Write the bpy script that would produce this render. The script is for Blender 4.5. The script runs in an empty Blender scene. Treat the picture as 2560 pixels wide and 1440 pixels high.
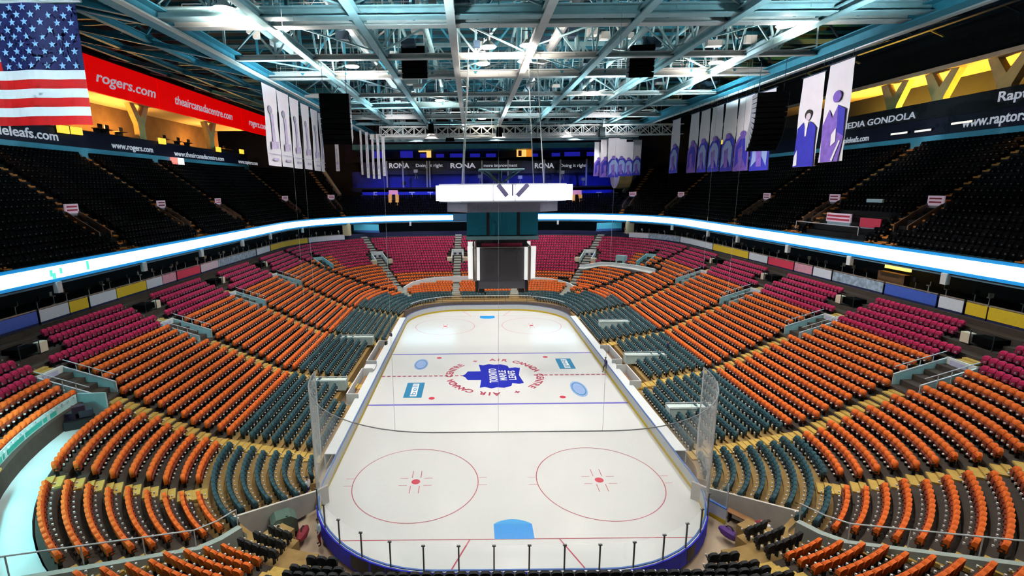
import bpy, math, random
import numpy as np
from mathutils import Vector, Matrix
random.seed(7); RNG = np.random.default_rng(7)
SC = bpy.context.scene; COL = SC.collection
PI = math.pi

# ------------------------------------------------------------------ camera
CAM = np.array([-2.4257, -53.2185, 21.0062]); PIT = .1992; ROL = -.0099; FPX = 1229.6; PU, PV = 1181.0, 719.7
FW = np.array([0, math.cos(PIT), -math.sin(PIT)]); RT = np.array([1., 0, 0]); UP = np.cross(RT, FW)
R2 = math.cos(ROL)*RT+math.sin(ROL)*UP; U2 = -math.sin(ROL)*RT+math.cos(ROL)*UP
def ray(u, v): return FW+R2*(u-PU)/FPX-U2*(v-PV)/FPX
def aty(u, v, y): d = ray(u, v); return CAM+d*(y-CAM[1])/d[1]
def atx(u, v, x): d = ray(u, v); return CAM+d*(x-CAM[0])/d[0]
def atz(u, v, z): d = ray(u, v); return CAM+d*(z-CAM[2])/d[2]
def pix(P):
    d = np.asarray(P, float)-CAM; z = d@FW
    return PU+FPX*(d@R2)/z, PV-FPX*(d@U2)/z, z
cd = bpy.data.cameras.new('camera'); cam = bpy.data.objects.new('camera', cd); COL.objects.link(cam)
M = Matrix.Identity(4)
for i in range(3):
    M[i][0] = R2[i]; M[i][1] = U2[i]; M[i][2] = -FW[i]; M[i][3] = CAM[i]
cam.matrix_world = M
cd.sensor_fit = 'HORIZONTAL'; cd.sensor_width = 36; cd.lens = FPX*36/2560
cd.shift_x = (1280-PU)/2560; cd.shift_y = -(720-PV)/2560
cd.clip_start = .2; cd.clip_end = 600
SC.camera = cam
SC.view_settings.view_transform = 'Standard'; SC.view_settings.look = 'None'
SC.view_settings.exposure = 0.0; SC.view_settings.gamma = 1; SC.view_settings.use_curve_mapping = False
SC.cycles.max_bounces = 4; SC.cycles.diffuse_bounces = 2; SC.cycles.glossy_bounces = 1; SC.cycles.transparent_max_bounces = 8
SC.cycles.sample_clamp_indirect = 3; SC.cycles.use_light_tree = False; SC.cycles.adaptive_threshold = .05; SC.cycles.adaptive_min_samples = 12; SC.cycles.caustics_reflective = False; SC.cycles.caustics_refractive = False

# ------------------------------------------------------------------ materials
MATS = {}
def mat(name, col, rough=.6, metal=0, noise=0, nscale=4., emit=None, es=0, spec=.5, alpha=None):
    if name in MATS: return MATS[name]
    m = bpy.data.materials.new(name); m.use_nodes = True; nt = m.node_tree; b = nt.nodes['Principled BSDF']
    b.inputs['Base Color'].default_value = (*col, 1); b.inputs['Roughness'].default_value = rough
    b.inputs['Metallic'].default_value = metal; b.inputs['Specular IOR Level'].default_value = spec
    if noise:
        tc = nt.nodes.new('ShaderNodeTexCoord'); n = nt.nodes.new('ShaderNodeTexNoise'); n.inputs['Scale'].default_value = nscale
        n.inputs['Detail'].default_value = 2
        mx = nt.nodes.new('ShaderNodeMix'); mx.data_type = 'RGBA'
        mx.inputs[6].default_value = (*[c*(1-noise) for c in col], 1); mx.inputs[7].default_value = (*[min(1, c*(1+noise)) for c in col], 1)
        nt.links.new(tc.outputs['Object'], n.inputs['Vector']); nt.links.new(n.outputs['Fac'], mx.inputs[0]); nt.links.new(mx.outputs[2], b.inputs['Base Color'])
    if emit:
        if name not in ('ribbon_led', 'scoreboard_led'): m.cycles.emission_sampling = 'NONE'
        b.inputs['Emission Color'].default_value = (*emit, 1); b.inputs['Emission Strength'].default_value = es
    MATS[name] = m; return m
def glassmat(name, tint, mixf):
    m = bpy.data.materials.new(name); m.use_nodes = True; nt = m.node_tree
    for n in list(nt.nodes):
        if n.type != 'OUTPUT_MATERIAL': nt.nodes.remove(n)
    out = [n for n in nt.nodes][0]
    t = nt.nodes.new('ShaderNodeBsdfTransparent'); t.inputs[0].default_value = (*tint, 1)
    g = nt.nodes.new('ShaderNodeBsdfGlossy'); g.inputs['Roughness'].default_value = .08
    x = nt.nodes.new('ShaderNodeMixShader'); x.inputs[0].default_value = mixf
    nt.links.new(t.outputs[0], x.inputs[1]); nt.links.new(g.outputs[0], x.inputs[2]); nt.links.new(x.outputs[0], out.inputs[0])
    MATS[name] = m; return m

ICE = mat('ice', (.71, .72, .71), .16, noise=.03, nscale=.35, spec=.4)
CONC = mat('concrete', (.42, .43, .40), .85, noise=.25, nscale=2.5)
TERR = mat('shaded_terrace', (.055, .040, .030), .9, noise=.35, nscale=2.)  # seat shade on the steeper rows darkened into the concrete
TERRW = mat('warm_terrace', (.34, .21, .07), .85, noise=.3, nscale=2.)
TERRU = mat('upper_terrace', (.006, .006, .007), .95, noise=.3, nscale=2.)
STEP = mat('yellow_step', (.55, .36, .08), .8, noise=.25, nscale=3.)
STEPU = mat('orange_lit_step', (.62, .22, .04), .8, noise=.3, nscale=3.)  # orange gallery glow tinted into the step colour
PALE = mat('pale_plaster', (.74, .76, .74), .6, noise=.08, nscale=3)
TEALW = mat('teal_painted_wall', (.34, .60, .62), .55, noise=.12, nscale=2)
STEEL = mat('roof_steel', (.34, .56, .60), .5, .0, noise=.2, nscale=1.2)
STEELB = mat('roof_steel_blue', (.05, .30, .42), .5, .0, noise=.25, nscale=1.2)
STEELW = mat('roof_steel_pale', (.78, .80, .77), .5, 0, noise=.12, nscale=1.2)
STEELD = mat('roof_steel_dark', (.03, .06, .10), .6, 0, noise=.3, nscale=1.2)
DECK = mat('roof_deck', (.025, .055, .065), .8, noise=.5, nscale=.5)
BLACK = mat('black_plastic', (.012, .012, .014), .55, noise=.2, nscale=8)
DARK = mat('dark_wall', (.010, .011, .016), .8, noise=.4, nscale=1)
NAVY = mat('navy_panel', (.01, .014, .075), .5, noise=.2, nscale=2)
BLUE = mat('royal_blue_board', (.003, .012, .62), .6, noise=.06, nscale=2)
BLUEW = mat('blue_wall', (.012, .03, .48), .6, noise=.3, nscale=.8)
WHITE = mat('white_board', (.86, .87, .88), .4, noise=.04, nscale=2)
YEL = mat('yellow_kick', (.80, .55, .03), .45, noise=.08, nscale=3)
CAPB = mat('blue_cap', (.06, .16, .48), .4, noise=.1, nscale=3)
RED = mat('red_paint', (.62, .02, .06), .4, noise=.06, nscale=3)
REDL = mat('red_line', (.46, .06, .11), .35, noise=.1, nscale=3)
BLUEL = mat('blue_line', (.14, .12, .55), .35, noise=.1, nscale=3)
CREASE = mat('crease_blue', (.03, .40, .85), .3, noise=.05, nscale=2)
LOGOB = mat('logo_blue', (.006, .015, .42), .35, noise=.08, nscale=3)
LOGOL = mat('pale_logo_blue', (.30, .42, .72), .35, noise=.1, nscale=3)
LOGOT = mat('teal_logo_blue', (.02, .22, .42), .35, noise=.1, nscale=3)
ORANGE = mat('orange_fabric', (.86, .15, .008), .75, noise=.18, nscale=9)
ORANGER = mat('red_orange_fabric', (.80, .085, .012), .75, noise=.18, nscale=9)
TEAL = mat('dark_teal_fabric', (.018, .075, .095), .7, noise=.3, nscale=9)
MAG = mat('maroon_fabric', (.52, .008, .085), .75, noise=.2, nscale=9)
BLKF = mat('black_fabric', (.014, .014, .016), .75, noise=.2, nscale=9)
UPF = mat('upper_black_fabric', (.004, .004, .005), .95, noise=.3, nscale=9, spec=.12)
HOLD = mat('pale_cup_holder', (.74, .74, .72), .5, noise=.05, nscale=9)
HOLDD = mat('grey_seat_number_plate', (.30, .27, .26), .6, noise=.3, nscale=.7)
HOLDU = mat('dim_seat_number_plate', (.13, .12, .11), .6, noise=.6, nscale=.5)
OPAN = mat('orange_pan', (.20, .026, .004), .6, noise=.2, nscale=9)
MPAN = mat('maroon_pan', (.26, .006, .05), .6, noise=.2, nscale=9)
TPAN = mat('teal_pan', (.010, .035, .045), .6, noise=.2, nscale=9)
CHROME = mat('bright_rail_metal', (.72, .75, .76), .3, .3, noise=.05)
SPK = mat('speaker_black', (.002, .002, .002), .95, noise=.3, nscale=5, spec=.05)
SPKG = mat('speaker_grey_side', (.16, .17, .20), .6, noise=.15, nscale=4)
SCRG = mat('dark_grey_screen', (.085, .075, .085), .35, noise=.1, nscale=.6)
SCRT = mat('teal_screen', (.012, .20, .30), .35, noise=.2, nscale=.5)
SKIN = mat('skin', (.55, .32, .22), .6, noise=.05)
HAIR = mat('dark_hair', (.03, .02, .015), .7, noise=.2)
RIB = mat('ribbon_led', (.8, .9, 1), .5, emit=(.42, .84, 1.0), es=9.0, noise=.02)
LEDW = mat('scoreboard_led', (.9, .9, .9), .5, emit=(1, .96, .93), es=2.2, noise=.02)
LENS = mat('lamp_lens', (.9, .9, .9), .5, emit=(1, .93, .80), es=60, noise=.02)
WARML = mat('warm_lamp_panel', (.9, .6, .2), .5, emit=(1, .62, .10), es=2.5, noise=.02)
YCOL = mat('yellow_lit_concrete', (.80, .58, .22), .7, noise=.2, nscale=1)  # yellow gallery light tinted into the concrete
ADW = mat('advert_white', (.75, .80, .88), .45, noise=.1, nscale=6)
ADY = mat('advert_yellow', (.85, .58, .02), .45, noise=.1, nscale=6)
ADR = mat('advert_red', (.75, .05, .10), .45, noise=.1, nscale=6)
ADB = mat('advert_blue', (.05, .12, .55), .45, noise=.2, nscale=6)
SIGNR = mat('red_sign', (.86, .004, .006), .45, noise=.03, nscale=1, emit=(1, .0, .0), es=.55)
SIGNW = mat('sign_letter_white', (.85, .85, .88), .5, emit=(.8, .85, 1), es=.35, noise=.03)
FLAGR = mat('flag_red', (.74, .004, .006), .7, noise=.06, nscale=2)
FLAGW = mat('flag_white', (.80, .86, .90), .7, noise=.04, nscale=2)
FLAGB = mat('flag_navy', (.008, .01, .10), .7, noise=.1, nscale=2)
BANW = mat('banner_white', (.88, .86, .90), .7, noise=.05, nscale=1)
BANB = mat('banner_blue', (.03, .03, .46), .7, noise=.3, nscale=2)
BANP = mat('banner_violet', (.22, .12, .55), .7, noise=.4, nscale=2)
GLASS = glassmat('clear_glass', (.95, .97, .97), .06)
NET = mat('white_net_cord', (.85, .86, .85), .7, noise=.03)
TAN = mat('tan_rubber_floor', (.52, .40, .28), .8, noise=.15, nscale=1)
CYANF = mat('cyan_lit_floor', (.50, .62, .62), .6, noise=.2, nscale=.5)  # cyan light on the platform mixed into its concrete colour
GREEN = mat('green_glass', (.10, .16, .13), .3, noise=.2)
WOOD = mat('brown_bench_wood', (.30, .14, .05), .6, noise=.2)
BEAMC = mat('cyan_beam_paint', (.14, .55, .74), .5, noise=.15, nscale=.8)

# ------------------------------------------------------------------ helpers
def link(o, parent=None):
    COL.objects.link(o)
    if parent is not None: o.parent = parent
    return o
def tag(o, label=None, cat=None, group=None, kind=None):
    if label: o['label'] = label
    if cat: o['category'] = cat
    if group: o['group'] = group
    if kind: o['kind'] = kind
    return o
def empty(name, loc=(0, 0, 0), rz=0, label=None, cat=None, group=None):
    o = bpy.data.objects.new(name, None); o.location = loc; o.rotation_euler = (0, 0, rz); link(o)
    return tag(o, label, cat, group)
class MB:
    def __init__(s): s.v = []; s.f = []; s.m = []
    def add(s, vs, fs, mi=0):
        k = len(s.v); s.v += [tuple(map(float, p)) for p in vs]
        s.f += [tuple(i+k for i in f) for f in fs]; s.m += [mi]*len(fs); return s
    def box(s, c, d, rz=0, mi=0, rx=0):
        x, y, z = d[0]/2, d[1]/2, d[2]/2
        R = Matrix.Rotation(rz, 3, 'Z') @ Matrix.Rotation(rx, 3, 'X')
        vs = [R @ Vector((a*x, b*y, e*z))+Vector(c) for e in (-1, 1) for a, b in ((-1, -1), (1, -1), (1, 1), (-1, 1))]
        return s.add(vs, [(3, 2, 1, 0), (4, 5, 6, 7), (0, 1, 5, 4), (1, 2, 6, 5), (2, 3, 7, 6), (3, 0, 4, 7)], mi)
    def bar(s, p, q, w, h=None, mi=0):
        h = h or w; p = Vector(p); q = Vector(q); d = (q-p).normalized()
        up = Vector((0, 0, 1)) if abs(d.z) < .95 else Vector((0, 1, 0))
        a = d.cross(up).normalized()*w/2; b = a.cross(d).normalized()*h/2
        vs = [e+i*a+j*b for e in (p, q) for i, j in ((-1, -1), (1, -1), (1, 1), (-1, 1))]
        return s.add(vs, [(0, 1, 2, 3), (7, 6, 5, 4), (4, 5, 1, 0), (5, 6, 2, 1), (6, 7, 3, 2), (7, 4, 0, 3)], mi)
    def tube(s, p, q, r, n=8, mi=0, r2=None):
        r2 = r if r2 is None else r2
        p = Vector(p); q = Vector(q); d = (q-p).normalized()
        up = Vector((0, 0, 1)) if abs(d.z) < .95 else Vector((0, 1, 0))
        a = d.cross(up).normalized(); b = d.cross(a)
        vs = [p+(a*math.cos(t)+b*math.sin(t))*r for t in [2*PI*i/n for i in range(n)]]+[q+(a*math.cos(t)+b*math.sin(t))*r2 for t in [2*PI*i/n for i in range(n)]]
        return s.add(vs, [(i, (i+1) % n, n+(i+1) % n, n+i) for i in range(n)]+[tuple(range(n))[::-1], tuple(range(n, 2*n))], mi)
    def ibeam(s, p, q, w, h, t=.06, mi=0):
        p = Vector(p); q = Vector(q)
        z = Vector((0, 0, h/2-t/2))
        s.bar(p+z, q+z, w, t, mi); s.bar(p-z, q-z, w, t, mi); s.bar(p, q, t, h-2*t, mi); return s
    def prism(s, pts, dirv, mi=0):
        n = len(pts); dv = Vector(dirv)
        vs = [Vector(p) for p in pts]+[Vector(p)+dv for p in pts]
        return s.add(vs, [tuple(range(n))[::-1], tuple(range(n, 2*n))]+[(i, (i+1) % n, n+(i+1) % n, n+i) for i in range(n)], mi)
    def strip(s, a, b, mi=0, closed=False):
        """quads between two polylines of equal length"""
        n = len(a); k = len(s.v); s.v += [tuple(map(float, p)) for p in a]+[tuple(map(float, p)) for p in b]
        for i in range(n if closed else n-1):
            j = (i+1) % n; s.f.append((k+i, k+j, k+n+j, k+n+i)); s.m.append(mi)
        return s
    def sweep(s, path, prof, mi=0, closed=False):
        """path: list of (x,y,z); prof: list of (out,up) closed loop; outwards = right of travel"""
        n = len(path); P = [Vector(p) for p in path]; rings = []
        for i in range(n):
            a = P[(i-1) % n] if closed or i > 0 else P[i]; b = P[(i+1) % n] if closed or i < n-1 else P[i]
            d = (b-a); d.z = 0; d.normalize(); o = Vector((d.y, -d.x, 0))
            rings.append([P[i]+o*u+Vector((0, 0, w)) for u, w in prof])
        m = len(prof); k = len(s.v)
        for r in rings: s.v += [tuple(p) for p in r]
        for i in range(n if closed else n-1):
            j = (i+1) % n
            for t in range(m):
                t2 = (t+1) % m; s.f.append((k+i*m+t, k+j*m+t, k+j*m+t2, k+i*m+t2)); s.m.append(mi)
        if not closed:
            s.f.append(tuple(k+t for t in range(m))); s.m.append(mi); s.f.append(tuple(k+(n-1)*m+t for t in range(m))[::-1]); s.m.append(mi)
        return s
    def mesh(s, name, mats):
        me = bpy.data.meshes.new(name); me.from_pydata(s.v, [], s.f)
        for m in (mats if isinstance(mats, (list, tuple)) else [mats]): me.materials.append(m)
        if isinstance(mats, (list, tuple)): me.polygons.foreach_set('material_index', s.m)
        me.update(); return me
    def build(s, name, mats, parent=None, loc=None, rz=None):
        o = bpy.data.objects.new(name, s.mesh(name, mats)); link(o, parent)
        if loc is not None: o.location = loc
        if rz is not None: o.rotation_euler = (0, 0, rz)
        return o
def struct(o): o['kind'] = 'structure'; return o
def copy_tree(o, parent=None, **kw):
    c = o.copy(); COL.objects.link(c)
    if parent is not None: c.parent = parent
    for ch in list(o.children): copy_tree(ch, c)
    return c
_fonts = {}
def text_mesh(txt, size=1., depth=.02, shear=0., bold=0., spacing=1.):
    cu = bpy.data.curves.new('t', 'FONT'); cu.body = txt; cu.size = size; cu.extrude = depth; cu.shear = shear; cu.offset = bold*size; cu.space_character = spacing
    cu.align_x = 'CENTER'; cu.align_y = 'CENTER'; cu.resolution_u = 3
    o = bpy.data.objects.new('t', cu); COL.objects.link(o)
    dg = bpy.context.evaluated_depsgraph_get(); dg.update()
    me = bpy.data.meshes.new_from_object(o.evaluated_get(dg)); bpy.data.objects.remove(o); bpy.data.curves.remove(cu)
    me.materials.clear(); return me
def basis(loc, xd, yd):
    x = Vector(xd).normalized(); y = Vector(yd).normalized(); z = x.cross(y).normalized(); y = z.cross(x)
    m = Matrix.Identity(4)
    for i in range(3): m[i][0] = x[i]; m[i][1] = y[i]; m[i][2] = z[i]; m[i][3] = loc[i]
    return m
def text_obj(name, txt, size, m, loc, xd, yd, parent=None, width=None, **kw):
    me = text_mesh(txt, size, **kw)
    if width:
        xs = [v.co.x for v in me.vertices]; f = width/(max(xs)-min(xs))
        for v in me.vertices: v.co.x *= f
    me.materials.append(m); me.name = name
    o = bpy.data.objects.new(name, me); link(o)
    B = basis(loc, xd, yd)
    if parent is not None:
        o.parent = parent; bpy.context.view_layer.update(); o.matrix_local = parent.matrix_world.inverted() @ B
    else: o.matrix_world = B
    return o
def ordinal(n):
    W = ['first', 'second', 'third', 'fourth', 'fifth', 'sixth', 'seventh', 'eighth', 'ninth', 'tenth', 'eleventh', 'twelfth', 'thirteenth', 'fourteenth', 'fifteenth', 'sixteenth', 'seventeenth', 'eighteenth', 'nineteenth']
    if n <= 19: return W[n-1]
    T = {2: 'twenty', 3: 'thirty', 4: 'forty', 5: 'fifty', 6: 'sixty', 7: 'seventy', 8: 'eighty', 9: 'ninety'}
    a, b = divmod(n, 10); a = min(a, 9)
    return T[a]+('-'+W[b-1] if b else '').replace('- ', '') if b else (T[a][:-1]+'ieth')

# ------------------------------------------------------------------ bowl shape
SIDEW = {-1: 'left', 1: 'right'}
CX, CYN = 9.0, -19.0
def xr(r): return 14.6+.86*r
def zr(r):
    if r < 9: return .55+.17*r
    if r < 23: return 2.08+.42*(r-9)
    return 7.96+.45*(r-23)
def yc(r): return 22+min(1, max(0, r/28))*17
def yf(r): return 34.6+1.0*r
def path(r, t, s):
    """t<0: near end (metres past centre line corner), 0..1 near corner, 1..2 straight side, 2..3 far corner, 3..4 far end"""
    R = xr(r)-CX
    if t < 0: return np.array([s*(CX+t*9), CYN-R])
    if t <= 1:
        a = PI/2*(1-t); return np.array([s*(CX+R*math.cos(a)), CYN-R*math.sin(a)])
    if t <= 2: return np.array([s*xr(r), CYN+(t-1)*(yc(r)-CYN)])
    if t <= 3:
        a = PI/2*(t-2); n = 2/2.3
        return np.array([s*(CX+R*math.cos(a)**n if t < 3 else CX), yc(r)+(yf(r)-yc(r))*math.sin(a)**n])
    return np.array([s*CX*(4-t), yf(r)])
def theta(t): return 90*(1-t)
def rinkdist(p):
    x, y = abs(p[0]), abs(p[1])
    dx, dy = x-4.42, y-21.95
    if dx > 0 and dy > 0: return math.hypot(dx, dy)-8.53
    return max(x-12.95, y-30.48)
def keep(r, t, s):
    """whether the terrace exists at row r, place t, side s"""
    if t <= 1:
        th = theta(max(t, 0)) if t >= 0 else 91
        if th > 48 and th < 57 and r < 6.6: return False
        if rinkdist(path(r, t, s)) < (2.2 if th >= 57 else .9): return False
        if s < 0 and th > 3.5 and th < 70 and 16.55 < r < 18.9: return False
    elif t < 2 and r < 1.6:
        y = path(r, t, s)[1]
        if (-9.2 < y < 10 if s < 0 else -6.8 < y < 7.4): return False
    return True
TS_NEAR = [-1+.25*i for i in range(4)]+[i/28 for i in range(0, 29)]
TS = TS_NEAR+[1+i/12 for i in range(1, 13)]+[2+i/18 for i in range(1, 19)]+[3+i/4 for i in range(1, 5)]
def terrace(name, s, m, ks):
    b = MB()
    for k in ks:
        z = zr(k); zn = zr(k+1); zp = zr(k-1) if k else 0.0
        for i in range(len(TS)-1):
            t0, t1 = TS[i], TS[i+1]; tm = (t0+t1)/2
            if not keep(k, tm, s): continue
            a0, a1 = path(k-.55, t0, s), path(k-.55, t1, s); b0, b1 = path(k+.45, t0, s), path(k+.45, t1, s)
            q = [(*a0, z), (*a1, z), (*b1, z), (*b0, z)]
            if s > 0: q = q[::-1]
            b.add(q, [(0, 1, 2, 3)])
            zb = zp-.02 if (k and keep(k-1, tm, s)) else 0
            q = [(*a0, zb), (*a1, zb), (*a1, z), (*a0, z)]
            b.add(q if s > 0 else q[::-1], [(0, 1, 2, 3)])
            for tt, pa, pb, other in ((t0, a0, b0, TS[i-1] if i else None), (t1, a1, b1, TS[i+2] if i+2 < len(TS) else None)):
                if other is None: continue
                if not keep(k, (tt+other)/2, s): b.add([(*pa, 0), (*pb, 0), (*pb, z), (*pa, z)], [(0, 1, 2, 3)])
    return struct(b.build(name, m))
for s_ in (-1, 1):
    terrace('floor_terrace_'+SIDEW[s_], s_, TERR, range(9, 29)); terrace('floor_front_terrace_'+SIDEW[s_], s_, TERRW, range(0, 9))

# ground slab
g = MB(); g.box((0, 5, -.45), (150, 170, .3)); struct(g.build('floor_slab', TAN))

# aisles ----------------------------------------------------------------
AIS = {'n2': None}
SIDE_AISLES = {-1: [(-18.6, 0, 28), (-4.4, 0, 22), (9.6, 0, 22), (23.6, 0, 22), (37.5, 5, 22)], 1: [(-18.6, 0, 28), (-5.2, 0, 22), (8.4, 0, 22), (22.6, 0, 22), (36.2, 5, 22)]}
def t_of_y(r, y):
    if y < CYN: return None
    if y <= yc(r): return 1+(y-CYN)/(yc(r)-CYN)
    f = (y-yc(r))/(yf(r)-yc(r))
    return 2+math.asin(min(1, f**(2.3/2)))*2/PI
AW = .62   # half aisle width
NEAR_AISLES = [29.0, 57.0, 76.0]   # angles in the near corners
FAR_T = [2.62, 3.42]      # far corner and far end aisles
def in_aisle(r, t, s, p):
    if t <= 1.0:
        th = theta(t) if t >= 0 else 90+(-t)*9/(xr(r)-CX)*57.3
        R = xr(r)-CX
        for a in NEAR_AISLES:
            if abs(th-a)*PI/180*R < .78 and not (a < 40 and r < 8): return True
    for y, r0, r1 in SIDE_AISLES[s]:
        if abs(p[1]-y) < AW+.15 and abs(p[0]) > 12 and t > .95 and t < 2.6 and r0-.5 <= r: return True
    if t > 2:
        e = path(r, FAR_T[0], s)
        if r > 2 and abs(p[0]-e[0])+abs(p[1]-e[1]) < 1.1: return True
        if abs(abs(p[0])-5.6+0) < .8 and t > 3: return True
    return False
def stair(name, pts, w, m):
    """pts: list of (x,y,z,dx,dy) tread centres with the outward direction"""
    b = MB()
    for x, y, z, dx, dy in pts:
        a = math.atan2(dy, dx)
        b.box((x-.22*dx, y-.22*dy, z+.04), (.42, w, .16), a); b.box((x+.22*dx, y+.22*dy, z+.14), (.42, w, .20), a)
    return struct(b.build(name, m))
VOM = {-1: [-18.6, -4.4, 9.6, 23.6], 1: [-18.6, -5.2, 8.4, 22.6]}
for s in (-1, 1):
    for y, r0, r1 in SIDE_AISLES[s]:
        pts = []
        for r in range(r0, 29):
            if 18 <= r <= 22: continue
            if r > 23: continue
            pts.append((s*xr(r), y, zr(r), s, 0))
        stair('floor_stair', pts, 1.15, STEP)
    for th in NEAR_AISLES:
        pts = []
        for r in range(0, 29):
            p = path(r, 1-th/90, s)
            if not keep(r, 1-th/90, s) or (th > 20 and r < (9 if th > 50 else 8)): continue
            pts.append((p[0], p[1], zr(r), s*math.cos(math.radians(th)), -math.sin(math.radians(th))))
        stair('floor_stair', pts, 1.2, STEP)
    pts = []
    for r in range(3, 29):
        p = path(r, FAR_T[0], s); q = path(r+.5, FAR_T[0], s); d = q-p; d /= np.hypot(*d); pts.append((p[0], p[1], zr(r), d[0], d[1]))
    stair('floor_stair', pts, 1.5, CONC)
    stair('floor_stair', [(s*5.6, yf(r), zr(r), 0, 1) for r in range(4, 29)], 1.5, CONC)

# ------------------------------------------------------------------ seats
def seat_template(w=.47):
    """+x is along the row, -y faces the ice. material slots: 0 frame, 1 back, 2 pan, 3 holder"""
    F = MB(); B = MB(); Pn = MB(); H = MB()
    F.box((0, .02, .18), (.07, .16, .36)); F.box((0, -.02, .38), (.42, .10, .05))
    for sx in (-1, 1): F.box((sx*.255, -.04, .56), (.03, .26, .05)); F.box((sx*.245, .06, .42), (.03, .07, .28))
    # padded backrest, rounded top, gently dished
    prof = []
    n = 7
    for i in range(n):
        u = -1+2*i/(n-1); hh = .95-.12*abs(u)**3; dy = .035*u*u
        prof.append((u*w/2, dy, hh))
    vs = []
    for x, dy, hh in prof:
        vs += [(x, -.03-dy, .44), (x, -.02-dy, hh-.10), (x, .05-dy, hh), (x, .20-dy, hh-.02), (x, .16-dy, .42)]
    fs = []
    for i in range(n-1):
        for k in range(5): fs.append((i*5+k, (i+1)*5+k, (i+1)*5+(k+1) % 5, i*5+(k+1) % 5))
    fs += [(0, 1, 2, 3), (0, 3, 4)]
    k0 = (n-1)*5; fs += [(k0+3, k0+2, k0+1, k0), (k0+4, k0+3, k0)]
    B.add(vs, fs)
    # tipped-up seat pan
    Pn.prism([(-.21, -.05, .36), (.21, -.05, .36), (.20, -.03, .68), (-.20, -.03, .68)], (0, -.09, .02))
    H.prism([(.2+.05*math.cos(a), -.28+.05*math.sin(a), .50) for a in [i*PI/3 for i in range(6)]], (0, 0, .10))
    return F, B, Pn, H
ST = seat_template()
def seat_arrays():
    vs, fs, ms = [], [], []
    for k, b in enumerate(ST):
        o = len(vs); vs += b.v; fs += [tuple(i+o for i in f) for f in b.f]; ms += [k]*len(b.f)
    return np.array(vs), fs, ms
SV, SF, SM = seat_arrays()
def simple_seat_arrays():
    """the same seat with fewer faces, for the many far ones"""
    b = MB(); b.box((0, .02, .22), (.08, .14, .44), mi=0); b.box((.25, -.04, .52), (.03, .26, .08), mi=0)
    b.prism([(-.235, -.03, .42), (.235, -.03, .42), (.245, -.01, .84), (.16, .0, .95), (-.16, .0, .95), (-.245, -.01, .84)], (0, .21, -.01), mi=1)
    b.box((0, -.09, .53), (.41, .09, .30), mi=2); b.box((.2, -.28, .55), (.09, .09, .09), mi=3)
    return np.array(b.v), b.f, b.m
QV, QF, QM = simple_seat_arrays()
def mass(name, places, mats, V=QV, F=QF, Mi=QM):
    n = len(places)
    if not n: return None
    P = np.array(places); a = P[:, 3]; c, s_ = np.cos(a), np.sin(a)
    X = P[:, 0:1]+V[None, :, 0]*c[:, None]-V[None, :, 1]*s_[:, None]
    Y = P[:, 1:2]+V[None, :, 0]*s_[:, None]+V[None, :, 1]*c[:, None]
    Z = P[:, 2:3]+V[None, :, 2]+0*X
    co = np.stack([X, Y, Z], -1).reshape(-1, 3)
    lens = np.array([len(f) for f in F]); fl = np.concatenate([np.array(f) for f in F])
    nv = len(V); loops = (fl[None, :]+(np.arange(n)*nv)[:, None]).reshape(-1); tot = np.tile(lens, n)
    me = bpy.data.meshes.new(name); me.vertices.add(len(co)); me.vertices.foreach_set('co', co.astype(np.float32).reshape(-1))
    me.loops.add(len(loops)); me.loops.foreach_set('vertex_index', loops.astype(np.int32))
    me.polygons.add(len(tot)); st = np.concatenate([[0], np.cumsum(tot)[:-1]])
    me.polygons.foreach_set('loop_start', st.astype(np.int32)); me.polygons.foreach_set('loop_total', tot.astype(np.int32))
    me.polygons.foreach_set('material_index', np.tile(np.array(Mi, np.int32), n))
    for m in mats: me.materials.append(m)
    me.update(calc_edges=True); me.validate()
    o = bpy.data.objects.new(name, me); link(o); return o
def in_vom(p, s, r):
    if 17.4 <= r <= 22.6 and abs(p[1]) < 60:
        for y in VOM[s]:
            if abs(p[1]-y) < 1.5: return True
    return False
SEATS = []   # (x,y,z,angle, kind, row, side, block, index)
def colour(r, t, s):
    if t <= 1:
        th = theta(t) if t >= 0 else 95
        if th > 57.5 and r < 9: return 'black'
        if th > 78: return 'black' if r < 13 else 'orange'
    if t <= 2.1: lo, hi = (8 if s < 0 else 9), 22
    elif t <= FAR_T[0]: lo, hi = (7 if t < 2.4 else 5), (22 if t < 2.3 else 17)
    else: lo, hi = 4, 13
    return 'teal' if r < lo else ('orange' if r < hi else 'maroon')
EXC = []
for u, v, y in ((1008, 722, 39.5), (1019, 715, 40.5), (1030, 709, 41.5), (1043, 705, 42.4), (1056, 702, 43.2), (1070, 699, 43.8), (1085, 697, 44.2), (1400, 704, 43.2), (1412, 708, 42.4), (1425, 712, 41.5), (1440, 722, 39.5)): EXC.append((*aty(u, v, y)[:2], .75))
PLAT = [(19.4, 45.6, 4.4), (20.2, 45.2, 4.4), (23.5, 45.3, 4.9), (25.4, 43.6, 5.1), (26.9, 40.9, 5.2), (28.2, 37.6, 5.4), (29.2, 34.1, 5.5), (29.7, 32.3, 5.5)]
for (x0_, y0_, _), (x1_, y1_, _) in zip(PLAT[:-1], PLAT[1:]):
    for k_ in np.linspace(0, 1, 6): EXC.append((x0_+(x1_-x0_)*k_+.4, y0_+(y1_-y0_)*k_+.3, 1.05))
for s_ in (-1, 1):
    p_ = path(17.5, FAR_T[0], s_); d_ = path(18.5, FAR_T[0], s_)-p_; d_ /= np.hypot(*d_)
    for k_ in (0, 1, 2): EXC.append((*(p_+d_*k_), 2.3)); EXC.append((s_*5.6, yf(17.5)+k_, 2.3))
    p_ = path(20, 2.18, s_); d_ = path(21, 2.18, s_)-p_; d_ /= np.hypot(*d_)
    for k_ in (-1, 0, 1, 2): EXC.append((*(p_+d_*k_), 1.4))
EXA = np.array(EXC)
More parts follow.
